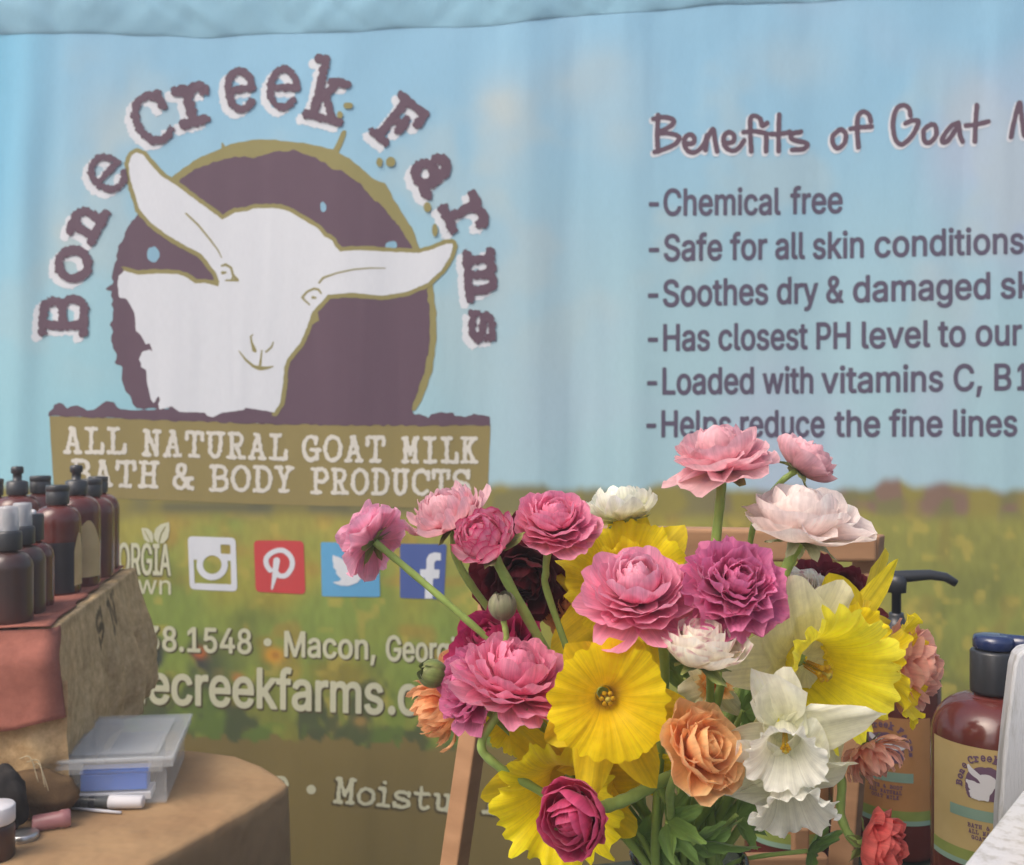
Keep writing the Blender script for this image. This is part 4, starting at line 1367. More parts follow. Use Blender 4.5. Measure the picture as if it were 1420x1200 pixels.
# ------------------------------------------------------------------ wooden stand behind the flowers
m_pine = noise_mat("pine", lin(154, 116, 84), lin(172, 132, 98), (14, 14, 60), 0.6, 0.12, .001, 4, .3)
ED = .78
es = empty("wooden_easel", tuple(at(930, 600, ED)))
es.location.z = TZ
tag(es, "light pine slatted easel standing between the flowers and the banner", "easel")
yaw = R_(-35)
e1 = Vector((math.cos(yaw), math.sin(yaw), 0)); e2 = Vector((-math.sin(yaw), math.cos(yaw), 0))
def post(pxb, pyb, pxt, pyt, w, dp, dd):
    b, t_ = at(pxb, pyb, dd), at(pxt, pyt, dd)
    v = []
    for p in (b, t_):
        v += [p, p + e1 * w, p + e1 * w + e2 * dp, p + e2 * dp]
    f = [(3, 2, 1, 0), (4, 5, 6, 7)] + [(i, (i + 1) % 4, 4 + (i + 1) % 4, 4 + i) for i in range(4)]
    return [tuple(x) for x in v], f
finish(mesh_obj("leg", *post(600, 1262, 676, 742, .017, .017, ED - .002), m_pine, es, smooth=False), .0015)
finish(mesh_obj("leg", *post(1142, 1262, 1184, 742, .020, .018, ED + .012), m_pine, es, smooth=False), .0015)
def rail(x0, x1, y0, y1, y0b, y1b, th, dd):
    a, b = at(x0, y1, dd), at(x1, y1b, dd)
    hh0, hh1 = (y1 - y0) / F * dd, (y1b - y0b) / F * dd
    v = [a, b, b + Vector((0, th, 0)), a + Vector((0, th, 0)), a + Z * hh0, b + Z * hh1, b + Z * hh1 + Vector((0, th, 0)), a + Z * hh0 + Vector((0, th, 0))]
    return [tuple(x) for x in v], [(0, 3, 2, 1), (4, 5, 6, 7), (0, 1, 5, 4), (1, 2, 6, 5), (2, 3, 7, 6), (3, 0, 4, 7)]
finish(mesh_obj("top_rail", *rail(800, 1217, 731, 779, 737, 780, .02, ED - .012), m_pine, es, smooth=False), .003, 3)
finish(mesh_obj("slat", *rail(812, 1212, 797, 838, 796, 838, .012, ED - .006), m_pine, es, smooth=False), .002)
finish(mesh_obj("bottom_rail", *rail(1030, 1150, 1190, 1222, 1189, 1222, .012, ED - .012), m_pine, es, smooth=False), .002)
finish(mesh_obj("brace", *rail(1101, 1123, 1150, 1190, 1150, 1189, .01, ED - .006), m_pine, es, smooth=False), .0015)

# ------------------------------------------------------------------ white crate with soap bars at the right
def chippy():
    m, nt, b = new_mat("chipped_white_paint")
    tc = N(nt, "ShaderNodeTexCoord")
    mp = N(nt, "ShaderNodeMapping"); mp.inputs['Scale'].default_value = (60, 60, 9)
    nt.links.new(tc.outputs['Object'], mp.inputs[0])
    no = N(nt, "ShaderNodeTexNoise"); no.inputs['Scale'].default_value = 2.2; no.inputs['Detail'].default_value = 8; no.inputs['Roughness'].default_value = .7
    nt.links.new(mp.outputs[0], no.inputs['Vector'])
    cr_ = N(nt, "ShaderNodeValToRGB")
    e = cr_.color_ramp.elements
    e[0].position, e[0].color = .36, (*lin(164, 164, 162), 1)
    e[1].position, e[1].color = .5, (*lin(190, 192, 195), 1)
    nt.links.new(no.outputs[0], cr_.inputs[0])
    nt.links.new(cr_.outputs[0], b.inputs['Base Color'])
    b.inputs['Roughness'].default_value = .7
    bp = N(nt, "ShaderNodeBump"); bp.inputs['Strength'].default_value = .5; bp.inputs['Distance'].default_value = .002
    nt.links.new(no.outputs[0], bp.inputs['Height']); nt.links.new(bp.outputs[0], b.inputs['Normal'])
    return m
m_chip = chippy()
KZ = .955
h_ = CAM_Z - KZ
k1 = at(1334, 1200, h_ * F / 600); k2 = at(1420, 1092, h_ * F / 492)
kd = (k2 - k1); kd.z = 0; kd.normalize()
kn = Vector((kd.y, -kd.x, 0))             # to the right, over the tray
wc = empty("white_crate", (k1.x + .1, k1.y + .02, TZ))
tag(wc, "chipped white wooden display crate carrying soap bars", "crate")
s0 = k1 - kd * .14
finish(mesh_obj("tray_board", *box_pts(s0 + Z * (-.012), kn * .2, kd * .36, Z * .012), m_chip, wc, smooth=False), .002)
finish(mesh_obj("side_board", *box_pts(s0 + kn * .006 + Z * (TZ - KZ + .001), kn * .012, kd * .35, Z * (KZ - TZ - .0135)), m_chip, wc, smooth=False), .002)
finish(mesh_obj("side_board", *box_pts(s0 + kn * .18 + Z * (TZ - KZ + .001), kn * .012, kd * .35, Z * (KZ - TZ - .0135)), m_chip, wc, smooth=False), .002)
# upright end board with a worn rounded corner
ud = .60
pr2 = [(1384, 1185), (1386, 1130), (1388, 1098), (1391, 1060), (1396, 1010), (1401, 965), (1406, 925), (1411, 910), (1418, 902), (1432, 899), (1560, 897), (1572, 912), (1575, 1185)]
fr, bk_ = [], []
for i, (x, y) in enumerate(pr2):
    j = 1.2 * (float(vnoise(i * 3.1, 0, 1, 51)) - .5)
    p = at(x + j, y, ud)
    fr.append(tuple(p)); bk_.append(tuple(p + Vector((.004, .016, 0))))
n_ = len(pr2)
o = mesh_obj("end_board", fr + bk_, [tuple(range(n_))[::-1], tuple(range(n_, 2 * n_))] + [(i, (i + 1) % n_, n_ + (i + 1) % n_, n_ + i) for i in range(n_)], m_chip, wc, smooth=False)
finish(o, .002)

def soap(p, u, v, hgt, col, label, name="soap_bar"):
    m = noise_mat("soap_" + label.split()[0], col, tuple(min(1, x * 1.15) for x in col), (60, 60, 60), .45, .15, .001)
    b, f = box_pts(p, u, v, Z * hgt)
    o = mesh_obj(name, b, f, m, origin=tuple(p), smooth=False)
    finish(o, .003, 3)
    tag(o, label, "soap", "soap bars on the white crate")
    return o
kp = lambda px, py, up: at(px, py, (h_ - up) * F / (py - 600))
p = k1 + kn * .028 - kd * .012 + Z * .0015
soap(p, kn * .075, kd * .026, .018, lin(192, 148, 122), "brown soap bar lying nearest on the white crate")
p = k1 + kn * .022 + kd * .026 + Z * .0015
soap(p, kn * .075, kd * .026, .026, lin(232, 196, 142), "tan soap bar lying in the middle on the white crate")
p = k1 + kn * .016 + kd * .062 + Z * .0015
soap(p, kn * .075, kd * .026, .024, lin(240, 228, 196), "cream soap bar lying farthest back on the white crate")
# ------------------------------------------------------------------ flowers
def petal_mat(name, transl=.28, rough=.55, sat=1.0, veins=(1, 1), bump=.25):
    m, nt, b = new_mat(name)
    vc = N(nt, "ShaderNodeVertexColor"); vc.layer_name = "Col"
    tc = N(nt, "ShaderNodeTexCoord")
    no = N(nt, "ShaderNodeTexNoise"); no.inputs['Scale'].default_value = 260; no.inputs['Detail'].default_value = 4
    nt.links.new(tc.outputs['Object'], no.inputs['Vector'])
    mr = N(nt, "ShaderNodeMapRange")
    mr.inputs[1].default_value, mr.inputs[2].default_value = .3, .7
    mr.inputs[3].default_value, mr.inputs[4].default_value = .93, 1.06
    nt.links.new(no.outputs[0], mr.inputs[0])
    pu = N(nt, "ShaderNodeAttribute"); pu.attribute_name = "PUV"
    pm = N(nt, "ShaderNodeMapping"); pm.inputs['Scale'].default_value = (8, .9, 1)
    nt.links.new(pu.outputs['Vector'], pm.inputs[0])
    vn = N(nt, "ShaderNodeTexNoise"); vn.inputs['Scale'].default_value = 1; vn.inputs['Detail'].default_value = 4; vn.inputs['Roughness'].default_value = .6
    nt.links.new(pm.outputs[0], vn.inputs['Vector'])
    v2 = N(nt, "ShaderNodeMapRange")
    v2.inputs[1].default_value, v2.inputs[2].default_value = .32, .68
    v2.inputs[3].default_value, v2.inputs[4].default_value = .86, 1.10
    nt.links.new(vn.outputs[0], v2.inputs[0])
    mm = N(nt, "ShaderNodeMath", operation='MULTIPLY')
    nt.links.new(mr.outputs[0], mm.inputs[0]); nt.links.new(v2.outputs[0], mm.inputs[1])
    hb2 = N(nt, "ShaderNodeMath", operation='ADD')
    nt.links.new(no.outputs[0], hb2.inputs[0]); nt.links.new(vn.outputs[0], hb2.inputs[1])
    hs = N(nt, "ShaderNodeHueSaturation")
    nt.links.new(vc.outputs[0], hs.inputs['Color'])
    nt.links.new(mm.outputs[0], hs.inputs['Value'])
    nt.links.new(hs.outputs[0], b.inputs['Base Color'])
    b.inputs['Roughness'].default_value = rough
    b.inputs['Specular IOR Level'].default_value = .25
    b.inputs['Sheen Weight'].default_value = .15
    bp = N(nt, "ShaderNodeBump"); bp.inputs['Strength'].default_value = bump; bp.inputs['Distance'].default_value = .0006
    nt.links.new(hb2.outputs[0], bp.inputs['Height'])
    nt.links.new(bp.outputs[0], b.inputs['Normal'])
    tr = N(nt, "ShaderNodeBsdfTranslucent")
    nt.links.new(hs.outputs[0], tr.inputs['Color'])
    mx = N(nt, "ShaderNodeMixShader"); mx.inputs[0].default_value = transl
    nt.links.new(b.outputs[0], mx.inputs[1]); nt.links.new(tr.outputs[0], mx.inputs[2])
    nt.links.new(mx.outputs[0], nt.nodes["Material Output"].inputs[0])
    return m
m_petal = petal_mat("petal", .48)
m_leafy = petal_mat("green_plant", .15, .45, bump=.35)

def frame(ax):
    """rotation whose local z is the given axis (x right, y up, t towards the camera)"""
    z = Vector((ax[0], -ax[2], ax[1])).normalized()
    ref = Vector((0, 0, 1)) if abs(z.z) < .9 else Vector((0, 1, 0))
    x = ref.cross(z).normalized()
    y = z.cross(x)
    return np.array([x, y, z]).T

class Acc:
    def __init__(s):
        s.v, s.f, s.c, s.uv, s.n = [], [], [], [], 0
    def add(s, v, f, c, uv=None):
        s.v.append(v); s.c.append(c); s.uv.append(np.zeros((len(v), 3)) if uv is None else uv)
        s.f += [tuple(i + s.n for i in q) for q in f]
        s.n += len(v)
    def build(s, name, mat, parent, M, base, thick=0.0):
        v = np.concatenate(s.v) @ M.T + np.array(base)
        o = mesh_obj(name, v, s.f, mat, parent, cols=np.concatenate(s.c))
        pa = o.data.attributes.new('PUV', 'FLOAT_VECTOR', 'POINT')
        pa.data.foreach_set('vector', np.concatenate(s.uv).astype(np.float32).ravel())
        return o

NT, NS = 11, 11
def petal(acc, rng, az, a0, a1, L, hw, r0, z0, cols, wrap=1.2, tip=0.0, ruf=.03, R=.03, rnd=.35, imb=.03, narrow=.35, twist=0.0, power=.8, edge=0.0, hwmax=.6, jag=0.0, cupx=0.0, fleck=0.0, tc=0.0):
    v = np.linspace(0, 1, NT)[:, None]
    s = np.linspace(-1, 1, NS)[None, :]
    tmax = 1 - rnd * np.abs(s) ** 2.6 + tip * (1 - np.abs(s)) ** 1.5
    if jag:
        tmax = tmax + jag * np.interp(s, np.linspace(-1, 1, 9), rng.uniform(-1, 1, 9))
    ve = v * tmax
    T = np.linspace(0, 1.5, 61)
    ang = np.radians(a0 + (a1 - a0) * np.clip(T, 0, 1.3) ** power - tc * np.clip(T, 0, 1.2) ** 3)
    dT = T[1]
    r = r0 + np.concatenate([[0], np.cumsum(np.sin(ang[:-1]) * dT)]) * L
    z = z0 + np.concatenate([[0], np.cumsum(np.cos(ang[:-1]) * dT)]) * L
    rr = np.interp(ve, T, r); zz = np.interp(ve, T, z)
    aa = np.interp(ve, T, ang)
    g = narrow + (1 - narrow) * sstep(0, hwmax, v)
    ph = rng.uniform(0, 6.28, 4)
    lat = s * hw * g
    rho = np.maximum(np.abs(rr) * wrap, hw * .62)
    x = rho * np.sin(lat / rho)
    dr = -rho * (1 - np.cos(lat / rho))
    nr, nz = -np.cos(aa), np.sin(aa)               # inward / upward normal of the petal
    d = imb * s * R + ruf * R * v ** 2.2 * (np.sin(s * 4.2 + ph[0]) + .6 * np.sin(s * 9 + ph[1] + v * 2)) + cupx * R * s * s * v
    d = d + .25 * ruf * R * np.sin(v * 6 + ph[2]) * np.cos(s * 3 + ph[3])
    rad = rr + dr * np.cos(aa) + nr * d
    up = zz - dr * np.sin(aa) + nz * d
    tw = twist * v
    az_ = az
    X = rad * math.cos(az_) - (x + tw * R) * math.sin(az_)
    Y = rad * math.sin(az_) + (x + tw * R) * math.cos(az_)
    P = np.stack([X, Y, up + 0 * X], -1).reshape(-1, 3)
    cb, ct, ce = (np.array(k) for k in cols)
    k = (0 * s + v ** 1.5)[..., None]
    c = cb * (1 - k) + ct * k
    e = np.clip(np.maximum(np.abs(s) ** 4 * v, v ** 8), 0, 1)[..., None] * edge
    c = c * (1 - e) + ce * e
    if fleck:
        fm = (rng.rand(NT, NS) > .86)[..., None] * sstep(.55, .95, v)[..., None] * fleck
        c = c * (1 - fm) + ce * fm
    streak = 1 + .14 * np.interp(s, np.linspace(-1, 1, 13), rng.uniform(-1, 1, 13))[..., None] * (.4 + .6 * v[..., None])
    c = np.clip(c * streak * (1 + rng.normal(0, .035)), 0, 1)
    uv = np.stack([s + 0 * v, v + 0 * s, 0 * s + 0 * v + rng.uniform(0, 90)], -1).reshape(-1, 3)
    acc.add(P, grid_faces(NT, NS), c.reshape(-1, 3), uv)

def ranunculus(acc, rng, R, cols, layers=12, inner=-75, outer=88, n0=4, n1=9, w0=.28, w1=.5, tip=0.0, ruf=.035, cols_in=None, droop=0.0, jit=7, lenj=.07, edge=0.0, rnd=.35, dome=.30, Lin=.42, Lout=1.08, exp=1.25, jag=0.0, fleck=0.0, down=None, tc=34.0, wrapo=.45):
    for i in range(layers):
        q = i / (layers - 1)
        n = int(round(n0 + (n1 - n0) * q))
        off = rng.uniform(0, 6.28)
        for k in range(n):
            az = off + 2 * math.pi * k / n + rng.normal(0, .10)
            a0 = 30 + 62 * q
            a1 = inner + (outer - inner) * q ** exp + rng.normal(0, jit * (.3 + .7 * q))
            if down is not None and q > .7:          # outer petals on the low side hang further open
                a1 += droop * max(0.0, math.cos(az - down))
            L = R * (Lin + (Lout - Lin) * q ** .8) * (1 + rng.normal(0, lenj))
            hw = R * (w0 + (w1 - w0) * q) * (1 + rng.normal(0, .1))
            cc = cols
            if cols_in is not None:
                t = q ** .9
                cc = [tuple(np.array(a) * (1 - t) + np.array(b) * t) for a, b in zip(cols_in, cols)]
            petal(acc, rng, az, a0, a1, L, hw, R * (.03 + .10 * q), R * dome * (1 - q), cc, wrap=1.0 + wrapo * q, tc=tc * (.3 + .7 * q), tip=tip, ruf=ruf * (.25 + q), R=R, edge=edge, rnd=rnd, jag=jag * (.3 + q), fleck=fleck)

def sepals(acc, rng, R, n=5, a1=105, L=.55, hw=.17, c1=(92, 110, 58), c2=(140, 150, 84), z=-.02):
    for k in range(n):
        petal(acc, rng, 2 * math.pi * k / n + rng.normal(0, .15), 95, a1 + rng.normal(0, 14), R * L * (1 + rng.normal(0, .12)), R * hw, R * .04, R * z, (lin(*c1), lin(*c2), lin(110, 84, 60)), wrap=1.3, tip=.25, ruf=.03, R=R, narrow=.5, rnd=.5, hwmax=.35)

GATHER = at(955, 1215, .60)
VBASE = at(955, 1330, .60)
stem_rng = np.random.RandomState(11)
def stem_obj(root, pts, r0, r1=None, name="stem", c=(164, 190, 102)):
    P = catmull(pts, 9)
    n = len(P)
    r1 = r1 or r0
    rad = [(r0 + (r1 - r0) * i / (n - 1)) * (1 + .06 * math.sin(i * 1.3)) for i in range(n)]
    v, f = tube(P, rad, 10)
    v = np.array(v)
    base = np.array(lin(*c)); lo = np.array(lin(136, 166, 84))
    t = np.repeat(np.linspace(0, 1, n), 10)[:, None]
    nz = fbm(v[:, 0] * 400, v[:, 2] * 60, 1, 3, 2)[:, None]
    cols = (base * (1 - t) + lo * t) * (.85 + .3 * nz)
    return mesh_obj(name, v, f, m_leafy, root, cols=cols)

def stem_path(p0, ax, via=(), free=.03):
    """from the flower's base backwards along its axis, through given pixels, into the vase"""
    z = Vector((ax[0], -ax[2], ax[1])).normalized()
    pts = [p0]
    if not via:
        pts.append(p0 - z * free)
    for v in via:
        pts.append(at(*v))
    j = Vector((stem_rng.uniform(-.022, .022), stem_rng.uniform(-.02, .02), 0))
    pts += [GATHER + j, VBASE - j * .8]
    return pts

PK = dict(
    pink=((224, 110, 150), (238, 158, 190), (246, 190, 212)),
    pinkpale=((240, 168, 192), (250, 206, 218), (250, 220, 230)),
    rose=((234, 124, 164), (246, 164, 192), (250, 200, 214)),
    light=((244, 188, 200), (248, 204, 210), (196, 96, 120)),
    blush=((246, 226, 222), (250, 238, 232), (250, 226, 230)),
    shell=((242, 164, 194), (246, 186, 208), (250, 206, 220)),
    edged=((248, 196, 214), (246, 176, 202), (206, 48, 110)),
    cream=((250, 240, 216), (252, 246, 232), (186, 84, 124)),
    white=((244, 244, 214), (250, 250, 236), (252, 252, 244)),
    mauve=((212, 100, 152), (232, 138, 182), (242, 172, 204)),
    magenta=((176, 36, 92), (206, 60, 118), (224, 110, 156)),
    crimson=((176, 30, 80), (214, 70, 120), (228, 130, 166)),
    burg=((92, 22, 34), (116, 34, 48), (136, 52, 64)),
    orange=((250, 170, 110), (252, 192, 140), (252, 204, 160)),
    peach=((254, 186, 116), (254, 206, 150), (254, 220, 178)),
    salmon=((248, 178, 154), (250, 194, 172), (252, 210, 192)),
    coral=((228, 96, 92), (242, 124, 116), (246, 160, 150)),
)
def pal(k):
    return [lin(*c) for c in PK[k]]

BUNCH = "ranunculus flowers in the bouquet"
def R_flower(label, px, py, size, d, ax, pk, seed, via=(), sr=.0021, sep=True, off=.35, stem=True, sepkw=None, cols_in=None, center=None, **kw):
    rng = np.random.RandomState(seed)
    R = size * d / F / 2
    z = Vector((ax[0], -ax[2], ax[1])).normalized()
    base = at(px, py, d) - z * R * off
    root = empty("ranunculus", tuple(base))
    tag(root, label, "flower", BUNCH)
    M = frame(ax)
    acc = Acc()
    if kw.get('droop'):
        # local azimuth that points downwards in the world
        dn = M.T @ np.array([0, 0, -1.0])
        kw['down'] = math.atan2(dn[1], dn[0])
    ranunculus(acc, rng, R, pal(pk), cols_in=[lin(*c) for c in PK[cols_in]] if cols_in else None, **kw)
    acc.build("petals", m_petal, root, M, base)
    if sep:
        ac2 = Acc()
        sepals(ac2, rng, R, **(sepkw or {}))
        ac2.build("sepals", m_leafy, root, M, base)
    if center:
        v, f = lathe([(0, 0), (R * .1, R * .02), (R * .12, R * .08), (R * .08, R * .14), (0, R * .16)], (0, 0, R * center), 16, False)
        mesh_obj("center", np.array(v) @ M.T + np.array(base), f, m_leafy, root, cols=np.tile(np.array(lin(60, 40, 40)), (len(v), 1)))
    if stem:
        stem_obj(root, stem_path(base, ax, via), sr * 1.15, sr * 1.1)
    return root

# --- upper left group
R_flower("pink ranunculus nodding to the left over the light blue icon, seen from behind", 508, 742, 98, .585, (-.72, .50, -.42), 'shell', 1, [(560, 785, .583), (630, 845, .58), (700, 908, .585), (800, 1010, .6)], .0019, outer=96, layers=10, droop=40, Lout=1.08, ruf=.08, n1=7, w1=.56, tc=10, sepkw=dict(L=.6, hw=.14, a1=100))
R_flower("pale pink ranunculus with many pointed petals, left of the red-edged globe", 622, 716, 116, .60, (-.38, .86, .20), 'light', 2, [(640, 790, .61), (720, 900, .62)], outer=60, layers=12, tip=.16, rnd=.5, n1=11, w1=.34, w0=.22, inner=-50, jag=.04, Lout=1.0, dome=.2, off=.25)
R_flower("globe-shaped pink ranunculus with crimson petal edges and green sepals", 668, 742, 124, .562, (-.40, .66, .60), 'edged', 3, [(695, 790, .567), (742, 876, .575), (800, 980, .59)], .0027, outer=16, layers=12, inner=-85, n1=8, w1=.36, edge=.95, Lout=.92, exp=.8, ruf=.03, jag=.02, off=.45, sepkw=dict(L=.75, hw=.2, a1=55))
R_flower("round pink ranunculus facing up beside the cream one, wide open", 770, 722, 112, .575, (.06, .84, .52), 'rose', 4, [(757, 790, .58), (772, 860, .585)], .0019, outer=74, layers=12, droop=22, off=.3)
R_flower("creamy white ranunculus with jagged petals behind the yellow daffodil top", 862, 710, 98, .62, (-.10, .90, -.20), 'white', 5, [(850, 790, .63)], outer=58, layers=10, tip=.12, n1=9, w1=.46, jag=.03, rnd=.45, off=.25, sepkw=dict(L=.6, hw=.22, a1=84, c1=(150, 170, 96), c2=(196, 206, 140)))
# --- top right group
R_flower("light pink ranunculus on the tallest stem, seen from the side", 1000, 638, 134, .60, (-.12, .97, .12), 'light', 6, [(999, 690, .602), (991, 765, .605), (975, 900, .61)], .0026, outer=84, layers=9, droop=30, n1=7, w1=.66, w0=.4, ruf=.05, off=.24, jag=.04, fleck=.3, Lin=.66, dome=.25, exp=2.0)
R_flower("small light pink ranunculus leaning right behind the blush white one", 1116, 640, 96, .625, (.62, .70, .05), 'light', 7, [(1080, 672, .627), (1048, 720, .63), (1034, 790, .63), (1000, 950, .62)], .0017, outer=40, layers=8, n1=7, w1=.66, w0=.4, ruf=.05, off=.34, Lin=.66, exp=1.8)
R_flower("blush white ranunculus with hanging green sepals, upper right of the bouquet", 1114, 720, 156, .575, (.06, .98, .14), 'blush', 8, [(1098, 772, .578), (1078, 822, .582), (1030, 960, .6)], .0029, outer=56, layers=7, n1=6, w1=.82, w0=.5, inner=-38, exp=2.2, ruf=.05, off=.36, droop=10, Lin=.78, dome=.12, sepkw=dict(L=.5, hw=.15, a1=128, c1=(150, 160, 110), c2=(196, 200, 160)))
# --- middle
R_flower("large pink ranunculus with a pale centre, in front of the yellow daffodil top", 886, 824, 148, .520, (-.06, .86, .50), 'rose', 9, [(908, 880, .53), (922, 935, .545)], .0024, outer=84, layers=12, droop=20, n1=8, w1=.46, cols_in='pinkpale', off=.25, dome=.42, Lin=.48)
R_flower("mauve pink ruffled ranunculus right of the large pink one", 1020, 812, 134, .512, (.08, .62, .78), 'mauve', 10, [(1010, 900, .56)], outer=80, layers=11, droop=18, ruf=.09, n1=9, jag=.04, off=.28, inner=-30, Lin=.5, center=.25)
R_flower("cream cup-shaped ranunculus speckled purple at its rim, under the mauve one", 974, 893, 122, .500, (.05, .97, .22), 'cream', 12, [(985, 950, .56)], outer=20, layers=5, n1=7, w1=.8, w0=.5, inner=-6, n0=5, Lin=.85, Lout=1.1, fleck=.75, ruf=.03, rnd=.2, jag=.05, dome=.08, off=.5, center=.3, exp=2.5, tc=18)
# --- left cluster
R_flower("deep magenta ranunculus half hidden behind the grey bud", 682, 892, 126, .59, (-.45, .55, .55), 'magenta', 13, outer=70, layers=9, n1=8, jag=.05, ruf=.06)
R_flower("mauve ranunculus opening to the left under the magenta one", 646, 950, 112, .565, (-.72, .30, .45), 'mauve', 14, outer=70, layers=10, n1=8, ruf=.06, droop=10)
R_flower("broad light rose ranunculus left of the large yellow daffodil", 716, 946, 160, .545, (.16, .95, .26), 'rose', 15, [(668, 1028, .55), (690, 1062, .552), (740, 1092, .56), (840, 1150, .58)], .0022, outer=80, layers=12, n1=9, w1=.42, w0=.22, droop=18, off=.2, cols_in='rose', dome=.3, Lin=.46, ruf=.045)
R_flower("orange ranunculus with pointed petals at the bouquet's left edge", 606, 984, 92, .60, (-.80, -.30, .35), 'orange', 16, outer=62, layers=8, n1=9, tip=.3, w1=.28, rnd=.5, ruf=.05, inner=-20)
R_flower("small orange ranunculus peeking out between pink petals at left", 640, 925, 62, .612, (-.3, .4, .7), 'orange', 17, outer=70, layers=8, tip=.2)
R_flower("dark burgundy ranunculus behind the crimson-edged globe", 726, 800, 142, .635, (-.1, -.15, .85), 'burg', 18, outer=84, layers=10, n1=8, w1=.5, ruf=.06)
R_flower("dark burgundy ranunculus behind the yellow daffodil petals at right", 1160, 826, 122, .64, (.05, .65, .6), 'burg', 19, outer=66, layers=10, n1=9, jag=.05, w1=.36)
R_flower("orange ranunculus deep inside the bouquet behind the stems", 790, 838, 90, .645, (0, .2, .8), 'orange', 20, outer=80, layers=9)
R_flower("pale pink ranunculus with a speckled rim between mauve and burgundy ones", 1108, 818, 84, .625, (-.1, .8, .4), 'cream', 21, outer=40, layers=9, fleck=.6, inner=-20)
# --- lower and right
R_flower("peach orange ranunculus opening to the right, under the cream cup", 980, 1038, 132, .500, (.52, .48, .70), 'peach', 22, [(930, 1092, .535), (930, 1150, .57)], outer=54, layers=6, n1=5, w1=.95, w0=.55, n0=3, rnd=.5, inner=-34, tc=20, ruf=.08, exp=1.4, off=.5, Lout=1.1, cols_in='peach', dome=.25, Lin=.6, sepkw=dict(L=.35, hw=.12, a1=110))
R_flower("crimson pink closed ranunculus in front of the low yellow daffodil", 795, 1134, 128, .50, (-.50, .02, .86), 'crimson', 23, [(838, 1119, .525), (870, 1108, .53), (905, 1090, .54), (945, 1075, .56), (985, 1110, .585)], .0030, outer=14, layers=8, inner=-80, n1=5, n0=3, w1=.8, w0=.4, Lout=1.15, exp=1.15, edge=.35, off=.42, ruf=.05, sepkw=dict(L=.75, hw=.16, a1=30))
R_flower("coral ranunculus bud drooping on a curved stem at the lower right", 1224, 1176, 112, .545, (.72, -.02, .60), 'coral', 24, [(1183, 1166, .55), (1166, 1130, .555), (1166, 1078, .56), (1140, 1040, .57), (1080, 1060, .585), (1000, 1140, .6)], .0022, outer=30, layers=9, inner=-60, n1=6, w1=.56, ruf=.08, off=.45, sepkw=dict(L=.5, hw=.12, a1=120))
R_flower("salmon ranunculus behind the yellow trumpet at the right edge", 1268, 924, 124, .60, (.72, .05, .55), 'salmon', 25, outer=72, layers=9, n1=7, w1=.52, ruf=.05)
R_flower("salmon ranunculus with pointed petals under the pale daffodil", 1208, 1050, 84, .555, (.25, -.62, .50), 'salmon', 26, outer=70, layers=8, n1=10, w1=.24, tip=.25, ruf=.05)

# --- buds
def bud(label, px, py, size, d, ax, via, seed, c1=(110, 116, 84), c2=(150, 150, 118)):
    rng = np.random.RandomState(seed)
    R = size * d / F / 2
    z = Vector((ax[0], -ax[2], ax[1])).normalized()
    base = at(px, py, d) - z * R
    root = empty("flower_bud", tuple(base))
    tag(root, label, "bud", "closed buds in the bouquet")
    M = frame(ax)
    acc = Acc()
    for i in range(3):
        for k in range(5):
            petal(acc, rng, 6.283 * k / 5 + i * .6, 82 - 6 * i, -42 - 10 * i, R * (2.25 - .12 * i), R * .85, R * .1, 0, (lin(*c1), lin(*c2), lin(90, 60, 64)), wrap=1.0, tip=.1, ruf=.02, R=R, rnd=.5, narrow=.5, power=.9, edge=.4)
    acc.build("sepals", m_leafy, root, M, base)
    stem_obj(root, stem_path(base, ax, via), .0017, .0019)
bud("grey green round bud standing on a straight stem at left", 697, 840, 42, .56, (-.05, 1, .1), [(702, 880, .561), (706, 920, .565), (760, 1040, .59)], 31)
bud("green pointed bud facing left beside the orange flower", 600, 934, 42, .575, (-.80, .25, .4), [(640, 950, .58), (700, 1010, .59)], 32, (96, 120, 60), (136, 150, 84))

